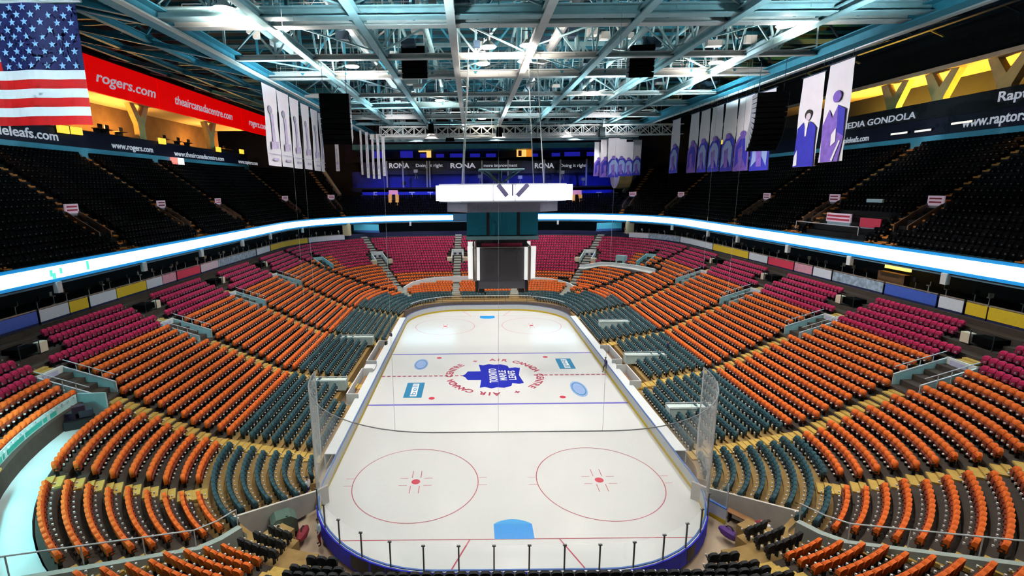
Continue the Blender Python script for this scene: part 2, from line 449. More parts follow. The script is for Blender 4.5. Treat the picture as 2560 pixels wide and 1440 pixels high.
def lay_rows():
    for s in (-1, 1):
        for r in range(29):
            # sample path finely, walk at seat pitch
            tt = np.concatenate([np.linspace(-1, 0, 40), np.linspace(0, 1, 120)[1:], np.linspace(1, 2, 160)[1:], np.linspace(2, 3, 260)[1:], np.linspace(3, 4, 60)[1:]])
            P = np.array([path(r, t, s) for t in tt]); L = np.concatenate([[0], np.cumsum(np.hypot(*np.diff(P, axis=0).T))])
            prev_ok = False; block = 0; idx = 0
            pos = .3
            while pos < L[-1]:
                t = float(np.interp(pos, L, tt)); p = np.array([np.interp(pos, L, P[:, 0]), np.interp(pos, L, P[:, 1])])
                e = np.array([np.interp(pos+.1, L, P[:, 0]), np.interp(pos+.1, L, P[:, 1])])-p
                ok = keep(r, t, s) and not in_aisle(r, t, s, p) and not in_vom(p, s, r) and keep(r, t-.01, s) and keep(r, t+.01, s)
                if r == 22 and 1 < t < 2: ok = ok and True
                if t > 3 and r == 10: ok = False
                if t > 3 and r < 2: ok = False
                if r > 26: ok = False
                if r >= 24 and t < 2.2 and any(abs(p[1]-y_-.9) < 2.2 for y_ in VOM[s]): ok = False
                if t < 0 and r < 10: ok = False
                if ok and t > 1.8 and (np.hypot(EXA[:, 0]-p[0], EXA[:, 1]-p[1]) < EXA[:, 2]).any(): ok = False
                if ok:
                    if not prev_ok: block += 1; idx = 0
                    idx += 1
                    d = e/np.hypot(*e)
                    ang = math.atan2(d[1], d[0])+(0 if s < 0 else PI)
                    # local -y must face the ice
                    ny = np.array([math.sin(ang), -math.cos(ang)])
                    if ny @ (np.array([0, 5.])*0-np.array([p[0], p[1]-np.clip(p[1], -19, 22)])) < 0: ang += PI
                    SEATS.append((p[0], p[1], zr(r), ang, colour(r, t, s), r, s, block, idx, t))
                prev_ok = ok
                pos += .55
lay_rows()
def upx(r): return 38.3+.8*r
def upz(r): return 15.2+.58*r
UYC = 42.0
def upath(r, t, s):
    """t 1..2 straight side from y=-46 to 42, 2..3 far corner, 3..4 far end"""
    a0 = upx(r)-14; b0 = 24.5+.8*r
    if t <= 2: return np.array([s*upx(r), -46+(t-1)*(UYC+46)])
    if t <= 3:
        a = PI/2*(t-2); n = 2/2.2
        return np.array([s*(14+a0*max(0, math.cos(a))**n), UYC+b0*math.sin(a)**n])
    return np.array([s*14*(4-t), UYC+b0])
UPR = 18; UCUT = 2.55
UP_AIS = {-1: [-17.4, -2.7, 12, 26.7], 1: [-18.8, -4.5, 9.2, 23.6]}
UP_T = [2.2, 2.5]
def ukeep(r, t): return r < 7 or t < UCUT
UPS = []
for s in (-1, 1):
    for r in range(UPR):
        tt = np.concatenate([np.linspace(1, 2, 200), np.linspace(2, 3, 200)[1:], np.linspace(3, 4, 30)[1:]])
        P = np.array([upath(r, t, s) for t in tt]); L = np.concatenate([[0], np.cumsum(np.hypot(*np.diff(P, axis=0).T))])
        pos = .3; block = 0; idx = 0; prev = False
        while pos < L[-1]:
            t = float(np.interp(pos, L, tt)); p = np.array([np.interp(pos, L, P[:, 0]), np.interp(pos, L, P[:, 1])])
            e = np.array([np.interp(pos+.1, L, P[:, 0]), np.interp(pos+.1, L, P[:, 1])])-p; d = e/np.hypot(*e)
            ok = ukeep(r, t) and p[1] > -34
            if t < 2:
                for y in UP_AIS[s]:
                    w = 1.9 if 2 <= r <= 6 else .75
                    if abs(p[1]-y) < w: ok = False
                if s > 0 and r < 5 and -2.5 < p[1] < 7: ok = False
            else:
                for ta in UP_T:
                    q = upath(r, ta, s)
                    if np.hypot(*(p-q)) < (1.9 if 2 <= r <= 6 else .75): ok = False
                if abs(p[0]-s*0) < 0: ok = False
            if ok:
                if not prev: block += 1; idx = 0
                idx += 1
                ang = math.atan2(d[1], d[0])
                ny = np.array([math.sin(ang), -math.cos(ang)])
                if ny @ (-np.array([p[0], p[1]-np.clip(p[1], -40, 30)])) < 0: ang += PI
                UPS.append((p[0], p[1], upz(r), ang, 'upper', r, s, block, idx, t))
            prev = ok; pos += .56
def in_frame(q, h=.7):
    u, v, z = pix((q[0], q[1], q[2]+h)); return z > 1 and -20 < u < 2580 and -20 < v < 1455
kinds = {}
for q in SEATS+UPS:
    if not in_frame(q): continue
    kinds.setdefault(q[4], []).append(q)
def where(q):
    t = q[9]; sd = SIDEW[q[6]]
    if q[4] == 'upper':
        k = sum(q[1] > y for y in UP_AIS[q[6]]); return f"{['nearest', 'second', 'third', 'fourth', 'farthest'][k]} block of {sd} upper stand"
    if t < 0: return f"end block below camera, {sd} half"
    if t <= 1:
        th = theta(t)
        if th > 76: return f"end block nearest the frame bottom, {sd} half"
        if th > 57: return f"{sd} corner block beyond dividing wall"
        if th > 29: return f"{sd} corner block before dividing wall"
        return f"{sd} corner block below main stairs"
    k = sum(q[1] > y for y in VOM[q[6]]); return f"{['nearest', 'nearest', 'second', 'third', 'farthest'][k]} {sd} side block"
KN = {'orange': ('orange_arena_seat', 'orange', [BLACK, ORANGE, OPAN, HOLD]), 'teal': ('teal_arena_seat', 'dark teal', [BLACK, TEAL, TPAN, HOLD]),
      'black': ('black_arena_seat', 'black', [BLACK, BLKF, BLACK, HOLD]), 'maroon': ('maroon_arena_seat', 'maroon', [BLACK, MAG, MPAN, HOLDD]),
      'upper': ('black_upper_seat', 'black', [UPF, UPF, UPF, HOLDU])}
NPARTS = {'orange': True, 'teal': True, 'black': True, 'maroon': False, 'upper': False}
for kd, lst in kinds.items():
    lst.sort(key=lambda q: pix(q[:3])[2])
    name, cw, mats = KN[kd]
    near, rest = lst[:300], lst[300:]
    if NPARTS[kd]:
        meshes = [ST[i].mesh(n, mats[i]) for i, n in enumerate(('seat_frame', 'backrest', 'tip_up_pan', 'cup_holder'))]
    else:
        b = MB(); b.v = [tuple(p) for p in SV]; b.f = list(SF); b.m = list(SM); whole = b.mesh(name, mats)
    proto = None
    for q in near:
        if NPARTS[kd]:
            if proto is None:
                o = bpy.data.objects.new(name, meshes[0]); link(o)
                for i, n in ((1, 'backrest'), (2, 'tip_up_pan'), (3, 'cup_holder')): link(bpy.data.objects.new(n, meshes[i]), o)
                proto = o
            else: o = copy_tree(proto)
        else:
            o = bpy.data.objects.new(name, whole); link(o)
        o.location = (q[0], q[1], q[2]); o.rotation_euler = (0, 0, q[3])
        tag(o, f"{cw} seat, {ordinal(q[5]+1)} row up, {ordinal(q[8])} along, {where(q)}", 'seat', f'{cw} seats nearest the camera')
    if rest:
        o = mass({'orange': 'orange_seating', 'teal': 'teal_seating', 'black': 'black_seating', 'maroon': 'maroon_seating', 'upper': 'upper_seating'}[kd], [q[:4] for q in rest], mats)
        tag(o, {'upper': 'rows of black seats filling the dark upper stand'}.get(kd, f'rows of {cw} tip-up seats filling the rest of the lower stand'), 'seating', None, 'stuff')
# upper terrace
for s in (-1, 1):
    b = MB(); tt = [1+i/16 for i in range(17)]+[2+i/20 for i in range(1, 21)]+[3.5, 4]
    for k in range(UPR):
        for i in range(len(tt)-1):
            tm = (tt[i]+tt[i+1])/2
            if not ukeep(k, tm): continue
            a0, a1, c0, c1 = upath(k-.5, tt[i], s), upath(k-.5, tt[i+1], s), upath(k+.5, tt[i], s), upath(k+.5, tt[i+1], s)
            z = upz(k); zb = upz(k-1)-.03
            q = [(*a0, z), (*a1, z), (*c1, z), (*c0, z)]; b.add(q if s < 0 else q[::-1], [(0, 1, 2, 3)])
            q = [(*a0, zb), (*a1, zb), (*a1, z), (*a0, z)]; b.add(q if s > 0 else q[::-1], [(0, 1, 2, 3)])
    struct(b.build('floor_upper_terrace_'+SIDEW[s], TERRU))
    # grey end wall where the side stand stops in the far corner
    pts = [(*upath(r, UCUT+.012, s), upz(r)+1.0) for r in np.linspace(6.6, 17.6, 12)]
    w = MB(); low = [(p[0], p[1], 14.5) for p in pts]
    d = upath(12, UCUT+.01, s)-upath(12, UCUT, s); d = d/np.hypot(*d)*.35
    w.strip(pts, low); w.strip([(p[0]+d[0], p[1]+d[1], p[2]) for p in pts], [(p[0]+d[0], p[1]+d[1], p[2]) for p in low]); w.strip(pts, [(p[0]+d[0], p[1]+d[1], p[2]) for p in pts])
    struct(w.build('wall_stand_end_'+SIDEW[s], CONC))
    for y in UP_AIS[s]:
        stair('floor_upper_stair', [(s*upx(r), y, upz(r), s, 0) for r in range(UPR) if not (2 <= r <= 6)], 1.05, STEPU)
        for dy in (-1.35, 1.35): stair('floor_upper_stair', [(s*upx(r), y+dy, upz(r), s, 0) for r in range(0, 7)], .7, STEPU)
    for ta in UP_T:
        pts = []
        for r in range(UPR):
            if 2 <= r <= 6 or not ukeep(r, ta+.02): continue
            p = upath(r, ta, s); q = upath(r+.3, ta, s)-p; q /= np.hypot(*q); pts.append((p[0], p[1], upz(r), q[0], q[1]))
        stair('floor_upper_stair', pts, 1.05, STEPU)

# ------------------------------------------------------------------ rink
def rink_outline(off=0., n=14, closed=True):
    R = 8.53+off; P = []
    for cx, cy, a0 in ((4.42, -21.95, -90), (4.42, 21.95, 0), (-4.42, 21.95, 90), (-4.42, -21.95, 180)):
        for i in range(n+1):
            a = math.radians(a0+90*i/n); P.append((cx+R*math.cos(a), cy+R*math.sin(a)))
    return P      # counter-clockwise, so the right-hand side is outside
def disc(b, cx, cy, z, r0, r1, a0=0, a1=360, n=48, mi=0):
    A = [math.radians(a0+(a1-a0)*i/n) for i in range(n+1)]
    if r0 <= 0:
        b.add([(cx, cy, z)]+[(cx+r1*math.cos(a), cy+r1*math.sin(a), z) for a in A], [(0, i+1, i+2) for i in range(n)], mi)
    else: b.strip([(cx+r1*math.cos(a), cy+r1*math.sin(a), z) for a in A], [(cx+r0*math.cos(a), cy+r0*math.sin(a), z) for a in A], mi)
    return b
def rect(b, x0, y0, x1, y1, z, mi=0): return b.add([(x0, y0, z), (x1, y0, z), (x1, y1, z), (x0, y1, z)], [(0, 1, 2, 3)], mi)
ZI = .012
b = MB(); ol = rink_outline(); b.add([(0, 0, .006)]+[(*p, .006) for p in ol], [(0, i+1, (i+1) % len(ol)+1) for i in range(len(ol))])
b.sweep([(*p, 0) for p in ol], [(-.01, -.2), (0, -.2), (0, .006), (-.01, .006)], closed=True)
ice = struct(b.build('ice_floor', ICE))
for s in (-1, 1):
    b = MB(); rect(b, -12.94, s*7.62-(.15 if s > 0 else .15), 12.94, s*7.62+.15, ZI); b.build('blue_line', BLUEL, ice)
    b = MB(); w = 4.42+math.sqrt(8.53**2-(26.82-21.95)**2)
    rect(b, -w, s*26.82-.035, w, s*26.82+.035, ZI); b.build('goal_line', REDL, ice)
    b = MB()
    for k in (-1, 1): b.add([(k*2.74-.05, s*26.85, ZI), (k*2.74+.05, s*26.85, ZI), (k*4.27+.05, s*30.45, ZI), (k*4.27-.05, s*30.45, ZI)], [(0, 1, 2, 3)])
    b.build('trapezoid_line', REDL, ice)
    b = MB(); disc(b, 0, s*26.82, ZI+.004, 0, 1.83, 180*(s > 0)+0, 180*(s > 0)+180)
    # trimmed to the eight-foot width
    b.v = [(max(-1.22, min(1.22, x)), y, z) for x, y, z in b.v]; b.build('goal_crease', CREASE, ice)
    b = MB(); rect(b, -1.22, s*26.82-s*0, 1.22, s*26.82-s*1.37, ZI+.006); b.build('crease_inner', mat('crease_deep_blue', (.0, .30, .80), .3, noise=.04), ice)
    for k in (-1, 1):
        b = MB(); disc(b, k*6.71, s*20.73, ZI, 4.53, 4.60, n=72); b.build('faceoff_circle', REDL, ice)
        b = MB(); disc(b, k*6.71, s*20.73, ZI, 0, .32, n=24); b.build('faceoff_spot', RED, ice)
        b = MB()
        for i in (-1, 1):
            for j in (-1, 1):
                rect(b, k*6.71+i*.6-.6*(i < 0), s*20.73+j*.45-.03, k*6.71+i*.6+.6*(i > 0), s*20.73+j*.45+.03, ZI)
                rect(b, k*6.71+i*.32-.03, s*20.73+j*.5-.9*(j < 0), k*6.71+i*.32+.03, s*20.73+j*.5+.9*(j > 0), ZI)
                rect(b, k*6.71+i*4.6-.6*(i < 0), s*20.73+j*.45-.025, k*6.71+i*4.6+.6*(i > 0), s*20.73+j*.45+.025, ZI)
        b.build('faceoff_hash_marks', REDL, ice)
        b = MB(); disc(b, k*6.71, s*6.1, ZI, 0, .32, n=24); b.build('faceoff_spot', RED, ice)
b = MB()
for i in range(44):
    x = -12.9+i*.6
    if abs(x+.2) < 4.2 and not (-4.2 < x < -3.9): continue
    rect(b, x, -.14, min(x+.38, 12.9), .14, ZI)
b.build('centre_line', REDL, ice)
half = [(0, 3.75), (.45, 3.35), (1.35, 3.05), (1.35, 1.55), (2.6, 1.65), (3.55, 1.75), (3.3, 1.2), (3.75, .5), (3.45, -.1), (3.6, -.9), (3.1, -1.7), (2.3, -1.85), (2.55, -2.6), (2.3, -3.15), (.35, -2.85), (0, -2.8)]
leaf = [(-u, l) for l, u in half]+[(-u, -l) for l, u in half[::-1][1:-1]]
b = MB(); b.add([(x, y, ZI+.002) for x, y in leaf], [tuple(range(len(leaf)))[::-1]])
import bmesh
me = b.mesh('centre_logo', LOGOB); bm = bmesh.new(); bm.from_mesh(me); bmesh.ops.triangulate(bm, faces=bm.faces[:]); bmesh.ops.recalc_face_normals(bm, faces=bm.faces[:]); bm.to_mesh(me); bm.free()
link(bpy.data.objects.new('centre_logo', me), ice)
for txt, x, wd, hh in (('TORONTO', -.1, 4.3, .95), ('MAPLE', 1.0, 3.0, .85), ('LEAFS', 2.05, 2.8, .85)):
    text_obj('lettering', txt, hh*1.35, WHITE, (x, 0, ZI+.008), (0, 1, 0), (-1, 0, 0), ice, width=wd, depth=.002, bold=.02)
ring = 'AIR CANADA CENTRE  +  '*2
gl = {}
rb = MB()
for i, ch in enumerate(ring):
    if ch == ' ': continue
    a = PI/2-2*PI*i/len(ring)
    if ch not in gl:
        me = text_mesh(ch, 1.15, depth=.002, bold=.03); gl[ch] = ([tuple(v.co) for v in me.vertices], [tuple(p.vertices) for p in me.polygons]); bpy.data.meshes.remove(me)
    V, F = gl[ch]; ca, sa = math.cos(a), math.sin(a)
    # letters face outward round the circle, the text starting at the top seen from the left bench
    rb.add([(5.15*ca+(x*sa+y*ca), 5.15*sa+(-x*ca+y*sa), ZI+.008+z) for x, y, z in V], F)
rb.build('circle_lettering', REDL, ice)
def ice_patch(cx, cy, w, h, m, oval, txt):
    b = MB()
    if oval:
        disc(b, 0, 0, ZI, 0, 1, n=40); b.v = [(cx+x*w/2, cy+y*h/2, z) for x, y, z in b.v]
    else: rect(b, cx-w/2, cy-h/2, cx+w/2, cy+h/2, ZI)
    p = b.build('ice_advert', m, ice)
    if not oval:
        b = MB(); rect(b, cx-w*.16, cy-h*.42, cx+w*.2, cy+h*.42, ZI+.004); b.build('advert_panel', WHITE, p)
        text_obj('lettering', txt, .8, LOGOT, (cx+.02, cy, ZI+.009), (0, -1, 0) if cx > 0 else (0, 1, 0), (1, 0, 0) if cx > 0 else (-1, 0, 0), p, width=h*.7, depth=.002)
    else:
        b = MB(); disc(b, 0, 0, ZI+.004, .72, .82, n=40); b.v = [(cx+x*w/2, cy+y*h/2, z) for x, y, z in b.v]; b.build('advert_ring', LOGOT, p)
c = atz(1036, 975, 0); ice_patch(c[0], c[1], 1.9, 4.0, LOGOT, False, 'bell')
c = atz(1413, 909, 0); ice_patch(c[0], c[1], 1.9, 3.6, LOGOT, False, 'bell')
c = atz(1447, 972, 0); ice_patch(c[0], c[1], 1.7, 4.2, LOGOL, True, '')
c = atz(1053, 911, 0); ice_patch(c[0], c[1], 1.7, 3.8, LOGOL, True, '')

boards = empty('rink_boards', (0, 0, 0), 0, 'white rink boards with yellow kickplate, blue cap and glass all round the ice', 'rink boards')
P3 = [(*p, 0) for p in rink_outline()]
MB().sweep(P3, [(.0, .0), (.12, 0), (.12, 1.04), (0, 1.04)], closed=True).build('board_wall', WHITE, boards)
MB().sweep(P3, [(-.03, .0), (-.004, .0), (-.004, .27), (-.03, .27)], closed=True).build('kick_plate', YEL, boards)
MB().sweep(P3, [(-.02, 1.045), (.075, 1.045), (.075, 1.10), (-.02, 1.10)], closed=True).build('cap_rail', CAPB, boards)
n = len(P3); nearpath = [P3[i % n] for i in range(n-13, n+13)]   # round the near end only
nearpath = [p for p in [P3[(i) % n] for i in range(n-15+0, n+15)] if p[1] < -24.0]
nearpath.sort(key=lambda p: math.atan2(p[0], -(p[1]+10)))
MB().sweep(nearpath, [(.135, -.02), (.20, -.02), (.20, 1.03), (.135, 1.03)]).build('outer_skirt', BLUE, boards)
for a0, a1 in ((7, 12), (12.5, 16.5), (22.2, 23.4)):
    k = len(nearpath)-1; seg = [tuple(np.array(nearpath[int(q)])*(1-(q % 1))+np.array(nearpath[min(k, int(q)+1)])*(q % 1)) for q in np.linspace(a0*k/29, a1*k/29, 8)]
    MB().sweep(seg, [(.202, .1), (.212, .1), (.212, .95), (.202, .95)]).build('skirt_advert', BLACK, boards)
GH = 2.62
gpath = [(*p, 0) for p in rink_outline(.08)]
MB().strip([(p[0], p[1], 1.1) for p in gpath], [(p[0], p[1], GH) for p in gpath], closed=True).build('glass_screen', GLASS, boards)
# posts every panel width round the near end, thinner ones at the far end
def along(pathp, step, off=0):
    L = np.concatenate([[0], np.cumsum([math.dist(a[:2], b[:2]) for a, b in zip(pathp[:-1], pathp[1:])])]); A = np.array(pathp)
    q = off
    while q < L[-1]:
        yield np.array([np.interp(q, L, A[:, 0]), np.interp(q, L, A[:, 1])]); q += step
post = None
for p in along([(x*1.008, y*1.004) for x, y, _ in nearpath], 1.86, .6):
    if post is None:
        m_ = MB(); m_.box((0, 0, 1.85), (.075, .075, 1.5)); m_.box((0, 0, 2.63), (.20, .10, .06)); post = m_.build('support_post', mat('post_grey', (.14, .15, .15), .5, .3, noise=.1), boards)
    else: post = copy_tree(post, boards)
    post.location = (p[0], p[1], 0)
farp = [(-x, -y) for x, y, _ in nearpath]
for p in along([(x*1.008, y*1.004) for x, y in farp], 3.7, .6):
    post = copy_tree(post, boards); post.location = (p[0], p[1], 0); post.data = bpy.data.meshes['support_post']
MB().sweep([(x*1.006, y*1.003, GH) for x, y in farp], [(-.05, 0), (.05, 0), (.05, .10), (-.05, .10)]).build('far_top_rail', CHROME, boards)
# pale advertising on the near side boards and dividing wall behind the glass
for s in (-1, 1):
    b = MB(); b.box((s*13.55, 2, 1.0), (.9, 41, .06)); b.box((s*13.98, 2, .45), (.08, 41, .9)); struct(b.build('trim_shelf_'+SIDEW[s], WHITE))
# far end of the bowl front: low grey wall and rails
b = MB(); b.sweep([(-x*1.0*1.10, -y*1.055, 0) for x, y, _ in nearpath], [(0, 0), (.15, 0), (.15, 1.2), (0, 1.2)]); struct(b.build('wall_far_front', mat('brown_grey_wall', (.16, .12, .11), .7, noise=.3)))
# open corner gate
g1, g2 = atz(1764, 1243, 1.1), atz(1818, 1272, 1.1)
gate = empty('rink_gate', (g1[0], g1[1], 0), math.atan2(g2[1]-g1[1], g2[0]-g1[0]), 'open white rink gate with yellow kickplate beyond the near corner glass', 'gate')
gw = math.dist(g1[:2], g2[:2])
MB().box((gw/2, 0, .56), (gw, .12, 1.0)).build('gate_panel', WHITE, gate)
MB().box((gw/2, -.065, .14), (gw, .03, .28)).build('kick_plate', YEL, gate)
MB().box((gw/2, 0, 1.08), (gw, .18, .06)).build('cap_rail', CAPB, gate)
MB().box((gw/2, 0, 1.95), (gw*.96, .02, 1.6)).build('gate_glass', GLASS, gate)
m_ = MB(); m_.box((.05, 0, 1.4), (.09, .09, 2.8)); m_.box((gw-.05, 0, 1.4), (.07, .07, 2.8)); m_.build('gate_frame', CHROME, gate)

# safety netting round the near end: real cords, a pipe on top, hanger cables up to the roof
net = empty('safety_net', (0, 0, 0), 0, 'white mesh safety netting hung round the near end of the rink', 'netting')
npth = [(*p, 0) for p in rink_outline(.12, 20)]
npth = [p for p in npth if p[1] < -21.9]; npth.sort(key=lambda p: math.atan2(p[0], -(p[1]+10)))
cords = list(along(npth, .032)); b = MB()
NT, NB_ = 9.1, GH+.05
def thin(b, p, q, w):
    p = Vector(p); q = Vector(q); d = (q-p).normalized(); up = Vector((0, 0, 1)) if abs(d.z) < .9 else Vector((1, 0, 0)); a = d.cross(up).normalized()*w; c = a.cross(d).normalized()*w
    vs = [e+o for e in (p, q) for o in (a, -.5*a+.87*c, -.5*a-.87*c)]
    b.add(vs, [(0, 1, 4, 3), (1, 2, 5, 4), (2, 0, 3, 5)])
for c in cords: thin(b, (c[0], c[1], NB_), (c[0], c[1], NT), .0017)
hz = list(along(npth, .9)); hz.append(np.array(npth[-1][:2]))
for z in np.arange(NB_, NT, .034):
    for p, q in zip(hz[:-1], hz[1:]): thin(b, (*p, z), (*q, z), .0017)
b.build('net_mesh', NET, net)
b = MB()
for p, q in zip(hz[:-1], hz[1:]): b.tube((*p, NT), (*q, NT), .028, 6)
b.build('top_pipe', mat('net_pipe', (.25, .26, .27), .5, noise=.1), net)
for p in list(along(npth, 5.2, 1.2)):
    MB().tube((p[0], p[1], NT), (p[0], p[1], 33.0), .007, 5).build('hanger_cable', CHROME, net)
for p in (npth[0], npth[-1]):
    MB().tube((p[0], p[1], NB_), (p[0], p[1], NT), .05, 6).build('edge_rope', NET, net)

# team benches and penalty boxes along the two sides
def bench(name, s, y0, y1, label):
    t = empty(name, (s*14.3, (y0+y1)/2, 0), 0, label, 'bench'); L = y1-y0
    m_ = MB(); m_.box((0, 0, .62), (.42, L-.4, .07)); [m_.box((0, yy, .3), (.3, .08, .6)) for yy in np.linspace(-L/2+.4, L/2-.4, 4)]; m_.build('seat_plank', WOOD, t)
    MB().box((s*.5, 0, .75), (.1, L, 1.5)).build('back_wall', WHITE, t)
    for yy in (-L/2, L/2): MB().box((-s*.05, yy, .75), (1.2, .1, 1.5)).build('end_wall', PALE, t)
bench('team_bench', -1, -8.2, -1.2, 'long brown team bench in white pen, nearer of two by the left boards')
bench('team_bench', -1, 1.2, 9.0, 'long brown team bench in white pen, farther of two by the left boards')
bench('penalty_bench', 1, -5.6, -.9, 'penalty bench in white pen beside the right boards, nearer one')
bench('penalty_bench', 1, .9, 6.2, 'penalty bench in white pen beside the right boards, farther one')
m_ = MB(); m_.box((0, 0, .55), (1.1, 1.5, 1.1)); m_.box((0, 0, 1.16), (1.3, 1.7, .1)); tag(m_.build('scorer_table', WHITE, None, (-14.2, 0, 0)), 'white scorer table between the two brown team benches', 'table')

# ------------------------------------------------------------------ vomitories of the lower stand
def vomitory(s, y, label, far=False, r0=18.0, r1=22.4):
    x0, x1 = xr(r0), xr(r1); zb = zr(int(r0))-.6; zt = zr(r1)+.15
    t = empty('stair_tunnel', (s*x0, y, zb), 0 if s > 0 else PI, label, 'tunnel entrance', 'lower stand tunnel entrances')
    L = x1-x0; w = 1.15
    for k in (-1, 1):
        m_ = MB(); m_.prism([(0, k*w-.08, .2), (L, k*w-.08, zt-zb-1.0), (L, k*w-.08, zt-zb), (0, k*w-.08, 1.35)], (0, .16, 0)); m_.build('side_wall', TEALW, t)
        m_ = MB(); m_.bar((-.1, k*w, 1.42), (L, k*w, zt-zb+.08), .12, .10); m_.bar((-.1, k*w, .2), (-.1, k*w, 1.42), .07)
        for q in (.25, .5, .75): m_.bar((L*q, k*(w+.12), .4), (L*q, k*(w+.12), 1.4+(zt-zb-1.4)*q+.5), .04)
        m_.bar((0, k*(w+.12), 2.0), (L, k*(w+.12), zt-zb+.6), .05); m_.build('handrail', CHROME, t)
    MB().box((L, 0, (zt-zb)/2+.1), (.16, 2*w, zt-zb+.2)).build('back_wall', PALE, t)
    MB().box((L*.5, 0, .02), (L, 2*w-.2, .1)).build('tunnel_floor', mat('tunnel_teal_floor', (.05, .22, .25), .6, noise=.3), t)
    MB().box((L-.1, -.45, .95), (.06, .9, 1.7)).build('doorway', DARK, t)
    MB().box((L-.12, .1, zt-zb-.25), (.05, 1.3, .6)).build('section_sign', mat('pale_violet_sign', (.55, .55, .75), .5, noise=.2), t)
nm = {-1: ['nearest', 'second nearest', 'third', 'farthest'], 1: ['nearest', 'second nearest', 'third', 'farthest']}
for s in (-1, 1):
    for i, y in enumerate(VOM[s]): vomitory(s, y, f'teal-walled stair tunnel, {nm[s][i]} in the {SIDEW[s]} orange seating')
for s in (-1, 1):
    for i, y in enumerate(VOM[s]):
        t = empty('usher_podium', (s*xr(25.3), y+.9, zr(25)), 0, f'black podium with cream box, {nm[s][i]} above the {SIDEW[s]} tunnels in maroon seats', 'podium')
        MB().box((0, -.3, .55), (1.3, 1.5, .6)).build('podium_body', SPK, t); MB().box((-s*.5, .95, .5), (.5, .7, .8)).build('cream_box', mat('cream_box', (.72, .62, .46), .6, noise=.1), t); m_ = MB(); m_.bar((-s*.8, -1.2, 1.2), (-s*.8, .5, 1.2), .05); m_.bar((-s*.8, -1.2, 0), (-s*.8, -1.2, 1.2), .05); m_.bar((-s*.8, .5, 0), (-s*.8, .5, 1.2), .05); m_.build('podium_rail', BLACK, t)
# cut for the tunnels is covered by their floors; corner and far end ones
def vom_at(p, d, z, label, open_front=False):
    t = empty('stair_tunnel', (p[0], p[1], z), math.atan2(d[1], d[0]), label, 'tunnel entrance', 'lower stand tunnel entrances')
    for k in (-1, 1):
        m_ = MB(); m_.prism([(-.6, k*1.2-.08, -.6), (2.6, k*1.2-.08, -.1), (2.6, k*1.2-.08, 2.3), (-.6, k*1.2-.08, 1.1)], (0, .16, 0)); m_.build('side_wall', PALE, t)
        MB().box((-.4, k*1.75, .75), (1.2, .9, .9)).build('end_cheek', mat('peach_wall', (.72, .60, .42), .7, noise=.15), t)
    MB().box((2.5, 0, 1.5), (.2, 2.6, 2.2)).build('back_wall', PALE, t)
    for k in (-1, 1): MB().box((2.38, k*.55, 1.05), (.06, .6, 1.5)).build('doorway', NAVY, t)
    MB().box((2.37, 0, 2.2), (.05, 1.6, .5)).build('section_sign', WHITE, t)
for s in (-1, 1):
    p = path(17.5, FAR_T[0], s); d = path(18.5, FAR_T[0], s)-p; d /= np.hypot(*d)
    vom_at(p, d, zr(17), f'pale tunnel entrance high in the far {SIDEW[s]} corner of the stand')
    vom_at((s*5.6, yf(17.5)), (0, 1), zr(17), f'white tunnel entrance with two doors in far maroon seats, {SIDEW[s]} of the scoreboard')
    p = path(20, 2.18, s); d = path(21, 2.18, s)-p; d /= np.hypot(*d)
    t = empty('stair_tunnel', (p[0], p[1], zr(19)), math.atan2(d[1], d[0]), f'small teal stair tunnel at the far {SIDEW[s]} bend of the stand', 'tunnel entrance', 'lower stand tunnel entrances')
    for k in (-1, 1): MB().prism([(-1.5, k*1-.07, -.6), (2, k*1-.07, .6), (2, k*1-.07, 1.8), (-1.5, k*1-.07, .7)], (0, .14, 0)).build('side_wall', TEALW, t)
    MB().box((2, 0, 1), (.14, 2.1, 1.8)).build('back_wall', TEALW, t)
# small rail pens in the front teal rows
for u, v, s, z in ((985, 850, 0, 0),):
    pass
def pen(u, v, z, rz, L, label):
    p = atz(u, v, z); t = empty('aisle_barrier', (p[0], p[1], z-.5), rz, label, 'barrier', 'pale barriers in the front rows')
    MB().box((0, 0, .55), (L, .9, 1.0)).build('barrier_panel', mat('pale_mint_barrier', (.62, .74, .70), .5, noise=.15), t)
    m_ = MB(); m_.bar((-L/2, .5, 1.15), (L/2, .5, 1.15), .07); m_.bar((-L/2, -.5, 1.15), (L/2, -.5, 1.15), .07); [m_.bar((x, y, 0), (x, y, 1.15), .05) for x in (-L/2, L/2) for y in (-.5, .5)]; m_.build('handrail', CHROME, t)
pen(893, 852, 1.6, 0, 4.2, 'pale barrier between teal seats behind the farther left bench')
pen(822, 962, 1.5, 0, 3.6, 'pale barrier at the foot of the stairs behind the left netting edge')
pen(1535, 812, 1.8, 0, 4.2, 'pale barrier in the far teal seats on the right side')
pen(1612, 897, 1.6, 0, 4.6, 'pale barrier with yellow steps in teal seats right of centre ice')
pen(1725, 1030, 1.4, 0, 4.0, 'pale barrier at the foot of yellow stairs behind right netting edge')

# white camera platform among the far right seats, a low curved desk with an upright stand
tb = empty('camera_platform', (25.4, 43.6, 5.1), 0, 'long white curved camera platform across the far right corner seats', 'platform')
pp = [(x-25.4, y-43.6, z-5.1) for x, y, z in PLAT][::-1]
MB().sweep(pp, [(0, -.6), (.2, -.6), (.2, 1.15), (0, 1.15)]).build('deck_front', WHITE, tb)
MB().sweep(pp, [(-1.1, .55), (0, .55), (0, .7), (-1.1, .7)]).build('deck_top', PALE, tb)
MB().sweep(pp, [(-.05, 1.15), (.35, 1.15), (.35, 1.27), (-.05, 1.27)]).build('top_rail', PALE, tb)
MB().box((1.9, .3, 1.5), (2.0, 1.0, 2.2), -.9).build('camera_stand', TEALW, tb)
MB().box((1.2, -.9, .9), (.7, .7, 1.5), -.9).build('stand_recess', DARK, tb)
